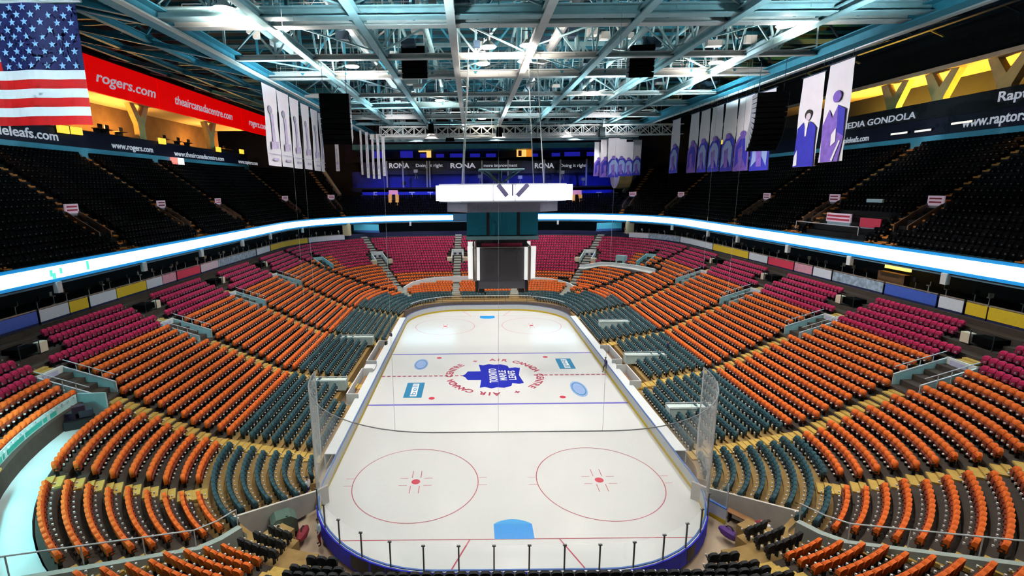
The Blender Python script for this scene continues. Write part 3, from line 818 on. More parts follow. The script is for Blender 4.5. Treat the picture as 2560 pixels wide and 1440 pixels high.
# white curved wall through the far end seats
wp = [aty(u, v, y) for u, v, y in ((1008, 722, 39.5), (1030, 709, 41.5), (1056, 702, 43.2), (1085, 697, 44.2), (1140, 694.5, 44.7), (1230, 693.5, 44.9), (1330, 695.5, 44.7), (1372, 699, 44.2), (1400, 704, 43.2), (1425, 712, 41.5), (1440, 722, 39.5))]
MB_ = MB().sweep([tuple(p) for p in wp], [(0, -1.6), (.25, -1.6), (.25, .35), (0, .35)]); struct(MB_.build('wall_far_aisle', WHITE))

# ------------------------------------------------------------------ near corner: dividing walls, retaining walls, studio platform
def polar(r, th, s): R = xr(r)-CX; return np.array([s*(CX+R*math.cos(math.radians(th))), CYN-R*math.sin(math.radians(th))])
for s in (-1, 1):
    # end wall of the front rows, seen from behind the rink
    m_ = MB()
    a = [polar(r, 48.3, s) for r in np.linspace(-.4, 6.9, 8)]
    m_.strip([(p[0], p[1], 0) for p in a], [(p[0], p[1], zr(max(0, int(r)))+.75) for p, r in zip(a, np.linspace(-.4, 6.9, 8))]); d = (polar(3, 49.4, s)-polar(3, 48.3, s))
    m_.strip([(p[0]+d[0], p[1]+d[1], 0) for p in a], [(p[0]+d[0], p[1]+d[1], zr(max(0, int(r)))+.75) for p, r in zip(a, np.linspace(-.4, 6.9, 8))])
    m_.strip([(p[0], p[1], zr(max(0, int(r)))+.75) for p, r in zip(a, np.linspace(-.4, 6.9, 8))], [(p[0]+d[0], p[1]+d[1], zr(max(0, int(r)))+.75) for p, r in zip(a, np.linspace(-.4, 6.9, 8))])
    struct(m_.build('wall_corner_end_'+SIDEW[s], mat('pale_concrete', (.62, .58, .52), .8, noise=.15, nscale=1.5)))
    a = [polar(6.95, th, s) for th in np.linspace(48.4, 57, 8)]; m_ = MB(); m_.strip([(p[0], p[1], 0) for p in a], [(p[0], p[1], 2.0) for p in a]); struct(m_.build('wall_corridor_'+SIDEW[s], CONC))
    # dividing wall with a long rail
    rs = np.linspace(7.5, 22, 12); a = [polar(r, 57.2, s) for r in rs]; d = polar(12, 58.6, s)-polar(12, 57.2, s)
    top = [(p[0], p[1], max(2.9, zr(r)+.55)) for p, r in zip(a, rs)]; m_ = MB()
    for off in (0, 1): m_.strip([(p[0]+d[0]*off, p[1]+d[1]*off, p[2]) for p in top], [(p[0]+d[0]*off, p[1]+d[1]*off, p[2]-(1.6)) for p in top])
    m_.strip(top, [(p[0]+d[0], p[1]+d[1], p[2]) for p in top]); p = top[0]; m_.add([p, (p[0]+d[0], p[1]+d[1], p[2]), (p[0]+d[0], p[1]+d[1], 0), (p[0], p[1], 0)], [(0, 1, 2, 3)])
    struct(m_.build('wall_divider_'+SIDEW[s], mat('grey_green_concrete', (.36, .42, .38), .8, noise=.2, nscale=2)))
    m_ = MB(); hi = [(p[0], p[1], p[2]+.95) for p in top]
    for p, q in zip(hi[:-1], hi[1:]): m_.tube(p, q, .035, 6)
    for p in hi[::2]: m_.tube(p, (p[0], p[1], p[2]-.95), .03, 6)
    tag(m_.build('handrail', CHROME), f'thin metal handrail on top of the {SIDEW[s]} corner dividing wall', 'handrail')
# studio platform with low white wall and printed slogan, left near corner
m_ = MB(); ths = np.linspace(3.5, 72, 18); A = [polar(16.55, t, -1) for t in ths]; B_ = [polar(18.9, t, -1) for t in ths]
zp = 5.15
m_.strip([(*p, zp) for p in A], [(*p, zp) for p in B_]); m_.strip([(*p, 0) for p in A], [(*p, zp) for p in A]); struct(m_.build('floor_platform', CYANF))
m_ = MB(); W1 = [polar(18.88, t, -1) for t in np.linspace(3.5, 66, 18)]
m_.sweep([(*p, zp) for p in W1], [(0, 0), (.14, 0), (.14, 1.75), (0, 1.75)]); struct(m_.build('wall_platform_back', mat('beige_grey_wall', (.60, .58, .52), .7, noise=.15, nscale=1)))
m_ = MB(); m_.sweep([(*(p*1.0), zp+1.0) for p in W1], [(-.06, 0), (-.01, 0), (-.01, .78), (-.06, .78)])
lb = m_.build('slogan_panel', mat('pale_mint_panel', (.55, .80, .78), .5, noise=.08, nscale=1)); tag(lb, 'pale mint panel printed with a green band along the platform wall', 'sign panel')
gi = mat('mint_green_ink', (.05, .50, .40), .5, noise=.1); th_ = 9.0
for w_ in (1.6, 0, 1.0, 4.6, 5.2, 0, .5, .9, 0, 1.2, .8):
    if w_: Q_ = [polar(18.80, t_, -1) for t_ in np.linspace(th_, th_+w_, 5)]; MB().sweep([(*p, zp+1.22) for p in Q_], [(-.02, 0), (0, 0), (0, .30), (-.02, .30)]).build('green_print', gi, lb)
    th_ += w_+.45
m_ = MB(); p0, p1 = polar(16.6, 3.0, -1), polar(18.9, 3.0, -1)
m_.bar((*p0, zp+.85), (*p1, zp+.85), .16, 1.8); struct(m_.build('wall_platform_end', TEALW))
# cluster of dark studio monitors on a stand
t = empty('monitor_stand', (*polar(17.65, 7.5, -1), zp), .5, 'black cluster of studio monitors under a cover on the platform', 'monitor stand')
m_ = MB(); m_.box((0, 0, .3), (1.6, .9, .6)); m_.build('cabinet', BLACK, t)
for k, (x, z) in enumerate(((-.45, .85), (.4, .9), (0, 1.25))): m_ = MB(); m_.box((x, .1, z), (.72, .5, .5), .2*k-.2); m_.build('monitor', mat('dark_violet_plastic', (.02, .012, .03), .25, noise=.2), t)

# ------------------------------------------------------------------ suites, adverts, ribbon
def ring(x, ycn, yfar, n=22, y0=-52, ex=2.3, xe=9.0):
    P = [(-x, y) for y in np.linspace(y0, ycn, 30)]
    for i in range(1, n+1):
        a = PI/2*i/n; k = 2/ex; P.append((-(xe+(x-xe)*max(0, math.cos(a))**k), ycn+(yfar-ycn)*math.sin(a)**k))
    P.append((0, yfar)); return P+[(-a, b) for a, b in P[::-1][1:]]
def dense(P, step=.25):
    out = list(along(P, step)); return [tuple(p) for p in out]
SR = ring(38.9, 36.5, 64.0)
for nm_, prof, m in (('floor_suite', [(-4, 11.0), (.1, 11.0), (.1, 11.15), (-4, 11.15)], DARK), ('wall_suite_front', [(-.15, 9.6), (.15, 9.6), (.15, 11.2), (-.15, 11.2)], NAVY), ('wall_suite_back', [(-4.2, 10.5), (-4, 10.5), (-4, 14.2), (-4.2, 14.2)], DARK),
                     ('ceiling_suite', [(-4, 13.35), (1.0, 13.35), (1.0, 13.6), (-4, 13.6)], mat('suite_soffit', (.10, .22, .30), .6, noise=.2)), ('wall_ribbon_fascia', [(.35, 13.5), (1.0, 13.5), (1.0, 15.25), (.35, 15.25)], mat('dark_teal_fascia', (.02, .10, .16), .6, noise=.2))):
    struct(MB().sweep([(*p, 0) for p in SR], prof).build(nm_, m))
RR = dense(ring(37.8, 36.3, 63.0)); RU = [pix((*p, 14.4))[0] if p[1] > -30 else -9999*(-1 if p[0] > 0 else 1) for p in RR]
def seg_by_u(P, z, u0, u1):
    half_ = len(P)//2
    out = []
    for p in P:
        if p[1] < -38: continue
        u, v, d = pix((*p, z))
        if d > .5 and u0 <= u <= u1: out.append(p)
    return out
for nm_, u0, u1 in (('left', -900, 1135), ('right', 1335, 3600)):
    P = seg_by_u(RR, 14.4, u0, u1)
    t = empty('ribbon_display', (*P[len(P)//2], 14.4), 0, f'glowing white ribbon display round the {nm_} balcony front', 'LED ribbon'); o0 = P[len(P)//2]
    MB().sweep([(p[0]-o0[0], p[1]-o0[1], 0) for p in P[::3]], [(0, -.52), (.06, -.52), (.06, .52), (0, .52)]).build('led_face', RIB, t)
    MB().sweep([(p[0]-o0[0], p[1]-o0[1], 0) for p in P[::3]], [(-.12, -.85), (0, -.85), (0, .85), (-.12, .85)]).build('housing', BLACK, t)
    for k_, z_ in ((0, .55), (1, -.80)): MB().sweep([(p[0]-o0[0], p[1]-o0[1], 0) for p in P[::3]], [(0, z_), (.03, z_), (.03, z_+.25), (0, z_+.25)]).build('halo_strip', mat('blue_halo_glow', (.02, .2, .5), .4, emit=(.0, .26, .62), es=.7, noise=.05), t)  # added blue strips glow to imitate a halo round the ribbon
    if nm_ == 'left':
        ml = mat('mint_led', (.2, .9, .7), .5, emit=(.1, .85, .55), es=1.0, noise=.02)
        for u_, z_, w_, h_ in ((124, -.02, .28, .55), (129, -.28, .34, .5), (148, .05, .26, .5), (217, .05, .3, .8)):
            q_ = seg_by_u(RR, 14.4, u_-4, u_+4); q_ = q_[len(q_)//2]; MB().box((q_[0]-o0[0]+.08, q_[1]-o0[1], z_), (.05, w_, h_)).build('led_mark', ml, t)
ADS = [(-40, 95, 'blue and teal', ADB), (96, 171, 'pale blue', ADW), (172, 221, 'yellow', ADY), (222, 290, 'cream white', ADW), (291, 365, 'yellow', ADY), (366, 405, 'white', ADW), (406, 440, 'pink', mat('advert_pink', (.75, .35, .45), .5, noise=.3, nscale=5)), (441, 500, 'red', ADR), (501, 545, 'pale pink', mat('advert_pale_pink', (.80, .62, .70), .5, noise=.2, nscale=5)), (546, 640, 'blue lettered', mat('advert_blue_letters', (.32, .42, .80), .5, noise=.95, nscale=2.2)), (641, 675, 'white', ADW), (676, 770, 'yellow striped', ADY), (771, 862, 'white', ADW),
       (1572, 1622, 'white', ADW), (1623, 1700, 'blue lettered', MATS['advert_blue_letters']), (1701, 1782, 'pale blue', ADW), (1783, 1872, 'yellow striped', ADY), (1873, 1920, 'white', ADW), (1921, 1985, 'red', ADR), (1986, 2032, 'pink', MATS['advert_pink']), (2033, 2080, 'white', ADW), (2081, 2210, 'blue lettered', MATS['advert_blue_letters']), (2211, 2345, 'deep blue lettered', ADB), (2346, 2412, 'pale blue', ADW), (2413, 2470, 'yellow and white', ADY), (2471, 2640, 'yellow', ADY)]
AR = dense(ring(38.6, 37, 57.5, xe=16), .12); ordl, ordr = 0, 0
for u0, u1, cw, m in ADS:
    sd = 'left' if u0 < 1200 else 'right'
    P = [p for p in seg_by_u(AR, 10.9, u0, u1) if (p[0] < 0) == (sd == 'left')]
    if len(P) < 2: continue
    c = P[len(P)//2]; k = len([a for a in ADS if (a[0] < 1200) == (sd == 'left') and (a[0] <= u0 if sd == 'left' else a[0] >= u0)])
    t = empty('advert_board', (*c, 10.9), 0, f'{cw} advert board, {ordinal(k)} along from the near end below the {sd} suites', 'advert board', 'advert boards round the suite fronts')
    Q = [P[0]]+P[1:-1][::6]+[P[-1]]
    MB().sweep([(p[0]-c[0], p[1]-c[1], 0) for p in Q], [(0, -.5), (.05, -.5), (.05, .5), (0, .5)]).build('printed_face', m, t)
    MB().sweep([(p[0]-c[0], p[1]-c[1], 0) for p in Q], [(0, -.78), (.05, -.78), (.05, -.52), (0, -.52)]).build('lower_trim', NAVY, t)
    MB().sweep([(p[0]-c[0], p[1]-c[1], 0) for p in Q], [(-.05, .54), (.03, .54), (.03, .64), (-.05, .64)]).build('top_rail', mat('dull_brass_rail', (.30, .25, .20), .4, .3, noise=.2), t)
q_ = [p for p in dense(ring(40.2, 36.8, 60, xe=14), .3) if p[0] > 0 and abs(pix((*p, 12.8))[0]-2245) < 12]
if q_:
    p = q_[0]; t = empty('suite_bar', (p[0], p[1], 11.15), 0, 'warmly lit yellow bar counter in a dark right suite under the ribbon', 'bar counter'); MB().box((0, 0, .55), (.6, 3.2, 1.1)).build('counter', WOOD, t); MB().box((.3, 0, 1.75), (.15, 3.0, .7)).build('lit_shelf', WARML, t); MB().box((-.1, 0, 2.15), (.3, 3.4, .12)).build('canopy', MATS['cream_box'], t)
# things in the dark suites: high stools at the front counter
b = MB(); b.tube((0, 0, 0), (0, 0, .7), .04, 6); b.tube((0, 0, 0), (0, 0, .03), .2, 10); stf = b.mesh('stool_leg', CHROME)
b = MB(); b.tube((0, 0, .7), (0, 0, .78), .19, 10); b.box((0, .17, .95), (.34, .05, .35)); sts = [b.mesh('stool_seat', m) for m in (mat('stool_leather_brown', (.18, .13, .08), .5, noise=.3), BLACK, mat('stool_cream', (.5, .45, .36), .5, noise=.2))]
sp = dense(ring(39.7, 36.8, 60, xe=14), 1.9); k = 0
for p in sp:
    if p[1] < -24 or abs(p[0]) < 30: continue
    k += 1
    o = bpy.data.objects.new('bar_stool', sts[k % 3]); link(o); o.location = (p[0]+random.uniform(-.5, .4), p[1]+random.uniform(-.4, .4), 11.15); o.rotation_euler = (0, 0, random.uniform(0, 6))
    l = bpy.data.objects.new('stool_leg', stf); link(l, o)
    tag(o, f"high bar stool, {ordinal(k)} in the suite row from the near {'left' if p[0] < 0 else 'right'} end", 'bar stool', 'bar stools in the dark suites')
# hanging brackets under the ribbon
for i, u in enumerate((138, 360, 503, 605, 675, 755, 1026, 1395, 1680, 1770, 1845, 1968, 2125, 2360)):
    P = seg_by_u(RR, 13.4, u-6, u+6)
    if not P: continue
    p = P[len(P)//2]; struct(MB().box((p[0]*1.0, p[1], 13.1), (.4, .5, .95)).build(f'trim_bracket_{i+1}', PALE))
for u in (868, 1572):
    P = seg_by_u(RR, 13, u-8, u+8); p = P[len(P)//2]
    struct(MB().box((p[0]*1.01, p[1]+.6, 12.4), (1.6, 1.2, 2.8)).build('trim_corner_pier', mat('cream_pier', (.78, .62, .36), .6, noise=.1)))
    sgn = -1 if u < 1200 else 1
    q = empty('suite_window_front', (p[0]-sgn*3.6, p[1]+2.6, 12.3), 0, f'pale blue glazed suite front in the far {"left" if sgn < 0 else "right"} corner under the ribbon', 'window front')
    MB().box((0, 0, .3), (6.2, .15, 1.4), -sgn*-.28).build('glazing', mat('lit_blue_glazing', (.10, .45, .62), .3, emit=(.05, .35, .5), es=.35, noise=.2), q)
    MB().box((0, -.05, -.6), (6.4, .25, .5), -sgn*-.28).build('sill_panel', CAPB, q)

# ------------------------------------------------------------------ upper stand tunnel signs
def up_tunnel(p, d, label):
    t = empty('upper_stair_tunnel', (p[0], p[1], upz(2)), math.atan2(d[1], d[0]), label, 'tunnel entrance', 'upper stand tunnel entrances')
    for k in (-1, 1): MB().prism([(0, k*.8-.07, -.4), (3.2, k*.8-.07, 1.8), (3.2, k*.8-.07, 2.9), (0, k*.8-.07, .7)], (0, .14, 0)).build('side_wall', mat('dull_brown_wall', (.22, .13, .08), .7, noise=.3), t)
    MB().box((3.2, 0, 1.9), (.15, 1.8, 2.0)).build('back_wall', mat('pale_grey_wall', (.55, .56, .62), .6, noise=.1), t)
    sg = MB().box((3.08, 0, 3.05), (.14, 1.7, .95)).build('section_sign', mat('pink_white_sign', (.80, .62, .72), .5, emit=(.8, .6, .75), es=.25, noise=.1), t)
    for z in (2.9, 3.25): MB().box((3.0, 0, z), (.04, 1.3, .16)).build('sign_stripe', ADR, sg)
for s in (-1, 1):
    nmx = ['nearest', 'second nearest', 'third', 'fourth']
    for i, y in enumerate(UP_AIS[s]): up_tunnel((s*upx(2), y), (s, 0), f'upper tunnel with pink section sign, {nmx[i]} on the {SIDEW[s]} dark stand')
    for i, ta in enumerate(UP_T):
        p = upath(2, ta, s); d = upath(2.5, ta, s)-p
        up_tunnel(p, d, f'upper tunnel with pink section sign, {["first", "second"][i]} round the far {SIDEW[s]} corner')
# control booth with red and white signs, right upper stand
t = empty('sign_booth', (upx(1), 2.2, upz(1)), 0, 'booth with red and white boards at the front of the right upper stand', 'booth')
MB().box((1.2, 2.1, .3), (.2, 3.6, 1.5)).build('booth_front', mat('pale_teal_front', (.35, .55, .60), .6, noise=.2), t); MB().box((1.1, 2.1, 1.5), (.15, 3.8, 1.0)).build('sign_board', mat('pink_white_sign', (0, 0, 0)), t)
for z in (1.3, 1.7): MB().box((1.0, 2.1, z), (.04, 3.5, .22)).build('sign_stripe', ADR, t)
MB().box((1.2, -2.6, .2), (.2, 2.6, 1.2)).build('booth_front', MATS['pale_teal_front'], t); MB().box((1.1, -2.6, 1.2), (.15, 2.8, 1.0)).build('sign_board', ADR, t)
MB().box((3.5, .2, 3.2), (.2, 2.2, .9)).build('rear_board', MATS['pale_teal_front'], t)
m_ = MB(); m_.bar((-1.2, 6, .9), (-1.2, -4, .9), .08); m_.bar((-1.2, 6, 0), (-1.2, 6, .9), .06); m_.bar((-1.2, -4, 0), (-1.2, -4, .9), .06); m_.build('front_rail', CHROME, t)
# ------------------------------------------------------------------ top level along the sides
def yof(u, v, x): return float(atx(u, v, x)[1])
XT = 52.5
for s in (-1, 1):
    sn = SIDEW[s]; y0, y1 = -42, 60
    struct(MB().box((s*XT, (y0+y1)/2, 25.9), (.7, y1-y0, 1.45)).build('trim_beam_'+sn, BEAMC))
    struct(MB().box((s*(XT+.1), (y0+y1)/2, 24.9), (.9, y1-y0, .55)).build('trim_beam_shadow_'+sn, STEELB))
    struct(MB().box((s*XT, (y0+y1)/2, 27.65), (.4, y1-y0, 2.1)).build('wall_fascia_'+sn, mat('black_navy_fascia', (.006, .006, .03), .5, noise=.2)))
    struct(MB().box((s*(XT+3), (y0+y1)/2, 28.75), (6.5, y1-y0, .2)).build('floor_gallery_'+sn, DARK))
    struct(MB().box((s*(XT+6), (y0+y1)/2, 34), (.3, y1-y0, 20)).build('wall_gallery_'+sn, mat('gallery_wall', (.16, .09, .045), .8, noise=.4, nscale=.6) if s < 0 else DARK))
    struct(MB().box((s*(XT+3), (y0+y1)/2, 34.2), (6.5, y1-y0, .5)).build('ceiling_gallery_'+sn, mat('cream_soffit', (.62, .50, .34), .7, noise=.15, nscale=1)))
    struct(MB().box((s*(XT+3.2), (y0+y1)/2, 24.5), (7, y1-y0, .3)).build('floor_back_walk_'+sn, DARK))
    struct(MB().box((s*(XT+.6), (y0+y1)/2, 36.6), (.3, y1-y0, 5)).build('wall_upper_'+sn, DARK))
# red sign boards along the left top level
for k, (a, b, txt, wd) in enumerate((((150, 130), (383, 262), 'rogers.com', 12.5), ((384, 262), (592, 340), 'theaircanadacentre.com', 20), ((592, 340), (668, 345), 'rogers.com', 9.6))):
    ya = yof(a[0], (0, 0)[0]+ (215 if k == 0 else 265 if k == 1 else 290), -XT); yb = yof(b[0], 262 if k == 0 else 300 if k == 1 else 310, -XT)
    t = empty('sign_board', (-XT+.9, (ya+yb)/2, 36.1), 0, ['red sign board with white lettering beside the flag', 'long red sign board with white lettering, middle one above the left gallery', 'red sign board with white lettering behind the hanging banners'][k], 'sign')
    MB().box((0, 0, 0), (.2, yb-ya-.08, 4.5)).build('sign_panel', SIGNR, t)
    text_obj('lettering', txt, 2.0, SIGNW, (-XT+1.02, (ya+yb)/2+(2.0 if k == 0 else 0), 35.9), (0, 1, 0), (0, 0, 1), t, width=min(wd*1.0, yb-ya-1), shear=.25, bold=.012)
def fas_text(txt, u0, v, u1, s, z, size, col=SIGNW, **kw):
    ya, yb = yof(u0, v, s*XT), yof(u1, v, s*XT); w = abs(yb-ya)
    return ya, yb, w
for txt, u0, u1, v, s, sz, z, lab in (('mapleleafs.com', -75, 138, 332, -1, 1.5, 27.6, 'white web address on the navy fascia under the flag'), ('www.rogers.com', 275, 377, 362, -1, 1.2, 27.4, 'white web address on navy fascia below the yellow-lit gallery'), ('www.theaircanadacentre.com', 432, 555, 378, -1, 1.2, 27.3, 'long white web address on navy fascia near the left banners'), ('www.raptors.com', 592, 640, 392, -1, 1.2, 27.2, 'small far web address on navy fascia beside the left banners'),
                                         ('MEDIA GONDOLA', 2112, 2293, 313, 1, 1.15, 29.3, 'letters reading gondola on black front under yellow-lit opening'), ('www.raptors.com', 2410, 2640, 318, 1, 1.5, 27.6, 'white web address on black fascia at the right frame edge'), ('Raptors', 2500, 2630, 272, 1, 1.4, 29.7, 'upper white team lettering at the right edge of the top level'), ('mapleleafs.com', 2100, 2175, 356, 1, 1.1, 27.3, 'small white web address on fascia beside the big banners')):
    ya, yb, w = fas_text(txt, u0, v, u1, s, z, sz)
    o = text_obj('sign_lettering', txt, sz, SIGNW, (s*(XT-(.42 if z > 28.5 else .24)), (ya+yb)/2, z), (0, -s, 0), (0, 0, 1), None, width=w, bold=.015)
    tag(o, lab, 'sign lettering')
struct(MB().box((XT-.05, 8, 29.6), (.5, 66, 2.0)).build('wall_gondola_front', mat('black_gondola', (.006, .006, .01), .5, noise=.2)))
struct(MB().box((XT-.05, -25, 29.9), (.5, 14, 2.6)).build('wall_gondola_front_near', MATS['black_gondola']))
for i, (u0, v0, u1, v1) in enumerate(((2236, 334, 2276, 331), (2296, 328, 2336, 323), (2388, 309, 2440, 301))):
    y_a, y_b = yof(u0, v0, XT), yof(u1, v1, XT); z_ = float(atx((u0+u1)/2, (v0+v1)/2, XT-.4)[2])
    t = empty('strip_light', (XT-.42, (y_a+y_b)/2, z_), 0, f'thin white strip light on the black right gallery front, {ordinal(i+1)} from the banners', 'lamp'); MB().box((0, 0, 0), (.1, abs(y_a-y_b), .22)).build('tube', mat('white_tube', (.9, .9, .85), .5, emit=(1, .95, .85), es=.9, noise=.02), t); MB().box((.1, 0, .02), (.12, abs(y_a-y_b)+.2, .3)).build('housing', BLACK, t)
# Y-shaped raker columns, ochre for the yellow light on them, and the gallery clutter
def raker(s, y, big=1.):
    m_ = MB(); x = s*(XT+1.4)
    m_.prism([(x-1.0*s, y-.75, 28.8), (x-1.0*s, y+.75, 28.8), (x-1.0*s, y+.75, 31), (x-1.0*s, y+2.2*big, 34), (x-1.0*s, y+1.2*big, 34), (x-1.0*s, y, 32.2), (x-1.0*s, y-1.2*big, 34), (x-1.0*s, y-2.2*big, 34), (x-1.0*s, y-.75, 31)], (s*.8, 0, 0))
    return struct(m_.build('trim_raker_column', YCOL))
for u, v in ((345, 315), (522, 345), (130, 320)): raker(-1, yof(u, v, -XT-1))
for u, v in ((2355, 250), (2240, 262), (2520, 235)): raker(1, yof(u, v, XT+1))
k = 0
for s, us in ((-1, ((265, 290), (300, 296), (410, 318), (445, 322), (470, 326), (560, 340), (250, 300), (578, 342))), (1, ((2150, 285), (2180, 280), (2215, 275), (2250, 268), (2285, 262)))):
    for u, v in us:
        k += 1; y = min(56, yof(u, v, s*(XT+1.5)))
        t = empty('press_desk', (s*(XT+1.7), y, 28.85), 0, f'dark press desk with small monitor, {ordinal(k if s < 0 else k-8)} along the {SIDEW[s]} top gallery', 'desk', 'press desks in the top galleries')
        MB().box((0, 0, .85), (1.0, 1.9, .1)).build('desk_top', WOOD, t); MB().box((.3*s, 0, .4), (.1, 1.7, .8)).build('modesty_panel', BLACK, t); MB().box((.1*s, .2, 1.25), (.12, .8, .55)).build('monitor', BLACK, t)
k = 0
for s, us in ((-1, ((148, 322), (182, 326), (398, 352), (540, 373), (640, 385))), (1, ((1672, 380),))):
    for u, v in us:
        k += 1; y = min(57, yof(u, v, s*XT)); z = float(atx(u, v, s*(XT-.4))[2])
        t = empty('yellow_lamp_box', (s*(XT-.45), y, z), 0, f'small glowing yellow lamp box, {ordinal(k)} along the {SIDEW[s]} gallery front', 'lamp')
        MB().box((0, 0, 0), (.3, 1.6, .9)).build('lamp_panel', mat('yellow_lamp_panel', (.9, .7, .1), .5, emit=(1, .68, .06), es=1.1, noise=.03), t); MB().box((s*.2, 0, 0), (.15, 1.75, 1.05)).build('housing', BLACK, t)
y = yof(440, 392, -XT+.5)
t = empty('scoreboard_tile', (-XT+.6, y, 26.0), 0, 'small bright red and white display on the left cyan beam', 'display'); MB().box((0, -.8, 0), (.3, 1.6, 1.1)).build('red_half', mat('red_led', (.8, .1, .1), .5, emit=(1, .25, .2), es=1.2, noise=.03), t); MB().box((0, .9, 0), (.3, 1.8, 1.1)).build('white_half', LEDW, t)

# ------------------------------------------------------------------ far end upper levels
YF = 72.0
def fz(v, y=YF): return float(aty(1181, v, y)[2])
def fx(u, y=YF): return float(aty(u, 470, y)[0])
def fbox(name, u0, u1, v0, v1, y, m, dy=.4): 
    a, b_ = aty(u0, v0, y), aty(u1, v1, y)
    return MB().box(((a[0]+b_[0])/2, y+dy/2, (a[2]+b_[2])/2), (abs(b_[0]-a[0]), dy, abs(a[2]-b_[2]))).build(name, m)
struct(fbox('wall_far_fascia', 905, 1535, 474, 502, YF, BLUEW))
struct(fbox('floor_far_tier', 880, 1560, 470, 474, YF, DARK, 10))
struct(fbox('wall_far_tier', 880, 1560, 430, 474, YF+8, BLUEW))
struct(fbox('wall_far_board', 900, 1560, 398, 431, YF+6, NAVY, .5))
struct(fbox('floor_far_press', 880, 1580, 396, 399, YF+6, DARK, 8))
struct(fbox('wall_far_press', 860, 1640, 345, 400, YF+14, mat('dark_press_wall', (.012, .012, .05), .8, noise=.5, nscale=.5)))
struct(fbox('ceiling_far_press', 880, 1580, 362, 368, YF+6, STEELB, 8))
struct(fbox('wall_far_left', 300, 905, 200, 560, YF+18, DARK)); struct(fbox('wall_far_right', 1560, 2250, 200, 560, YF+18, DARK)); struct(fbox('wall_far_back', 850, 1660, 260, 480, YF+18.6, DARK))
for i, (txt, u) in enumerate((('F', 938), ('T', 1030), ('T', 1076), ('T', 1497))):
    a = aty(u, 489, YF-.06); o = text_obj('wall_letter', txt, 2.3, PALE, tuple(a), (1, 0, 0), (0, 0, 1), None, bold=.02); tag(o, f'white letter {txt} on the blue far wall, {["farthest left", "left of the scoreboard", "partly beside the scoreboard", "right of the scoreboard"][i]}', 'letter')
for i, (u0, u1, a, b_) in enumerate(((972, 1112, 'RONA', 'Doing it right'), (1125, 1300, 'RONA', 'more improvement'), (1336, 1470, 'RONA', 'Doing it right'))):
    p, q = aty(u0, 415, YF+5.9), aty(u1, 415, YF+5.9); w = q[0]-p[0]
    t = empty('sponsor_board', ((p[0]+q[0])/2, YF+5.95, p[2]), 0, f'dark board with white sponsor lettering across the far end, {["leftmost", "middle one", "rightmost"][i]}', 'sign')
    MB().box((0, 0, 0), (w+.8, .1, 2.5)).build('board', mat('board_near_black', (.008, .008, .02), .5, noise=.1), t)
    text_obj('lettering', a, 1.7, SIGNW, (p[0]+w*.18, YF+5.88, p[2]), (1, 0, 0), (0, 0, 1), t, width=w*.36, bold=.03); text_obj('lettering', b_, 1.2, SIGNW, (p[0]+w*.72, YF+5.88, p[2]), (1, 0, 0), (0, 0, 1), t, width=w*.48, bold=.01)
for i, u in enumerate((968, 1008, 1068, 1075, 1160, 1205, 1270, 1360, 1400, 1465)):
    p = aty(u, 450, YF+1.5); struct(MB().box((p[0], YF+1.5, 24.2), (.35, .35, 7.5)).build('trim_far_mullion', CONC))
for i, (u0, u1, v0, v1) in enumerate(((930, 962, 372, 395), (1000, 1032, 372, 394), (1050, 1070, 384, 394), (1090, 1110, 385, 396), (1125, 1160, 384, 395), (1175, 1200, 384, 395), (1215, 1240, 384, 395), (1325, 1345, 384, 395), (1380, 1400, 382, 394), (1412, 1450, 380, 393), (1468, 1485, 380, 392))):
    o = fbox('suite_window', u0, u1, v0, v1, YF+12, mat('blue_lit_glass', (.02, .02, .3), .4, emit=(.02, .02, .55), es=.5, noise=.3)); o.name = 'window_%d' % (i+1); struct(o)
for i, (u0, u1, v0, v1, c) in enumerate(((1066, 1078, 370, 400, 0), (1046, 1066, 370, 380, 0), (1292, 1316, 370, 396, 0), (1316, 1330, 372, 400, 1), (1296, 1304, 376, 390, 2))):
    t = fbox('amber_screen', u0, u1, v0, v1, YF+11-.3*i, [mat('amber_panel', (.9, .6, .2), .5, emit=(1, .62, .15), es=1.0, noise=.1), mat('orange_panel', (.9, .3, .02), .5, emit=(1, .3, .02), es=.7, noise=.1), ADR][c]); tag(t, ['tall amber lit panel in the far press level', 'short amber lit panel beside a tall one, far press level', 'pale amber panel above the scoreboard, far end', 'orange lit panel beside pale amber one, far end', 'small red panel on the amber one, far end'][i], 'lit panel')
for i, (u, v) in enumerate(((1040, 425), (1200, 438), (1235, 440), (1405, 428), (1458, 445), (1010, 455), (1300, 440))):
    p = aty(u, v+14, YF+3); t = empty('tv_camera', (p[0], YF+3, p[2]-.8), 0, f'covered camera on tripod, {ordinal(i+1)} along the far blue deck', 'camera', 'covered cameras on the far deck')
    MB().box((0, 0, 1.9), (1.0, 1.2, .8)).build('camera_body', [PALE, CONC, BLACK][i % 3], t)
    m_ = MB(); [m_.tube((0, 0, 1.5), (.5*math.cos(a), .5*math.sin(a), 0), .05, 5) for a in (0, 2.1, 4.2)]; m_.build('tripod', CONC, t)
for u, sd in ((985, 'left'), (1441, 'right')):
    p = aty(u, 512, YF-3); t = empty('lit_tunnel', (p[0], YF-3, p[2]), 0, f'orange-lit tunnel mouth with pink sign in the far upper stand, {sd} one', 'tunnel entrance')
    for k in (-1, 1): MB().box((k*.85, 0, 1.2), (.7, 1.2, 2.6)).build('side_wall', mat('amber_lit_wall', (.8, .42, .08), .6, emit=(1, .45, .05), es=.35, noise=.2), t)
    MB().box((0, .5, 1.1), (1.0, .2, 2.2)).build('doorway', DARK, t); MB().box((0, -.2, 3.0), (2.2, .3, 1.0)).build('section_sign', mat('coral_sign', (.85, .35, .32), .5, emit=(1, .4, .4), es=.3, noise=.05), t)
struct(MB().tube((31.5, 66, 25.0), (34.5, 66, 25.0), 4.3, 28).build('wall_round_pier', YCOL))

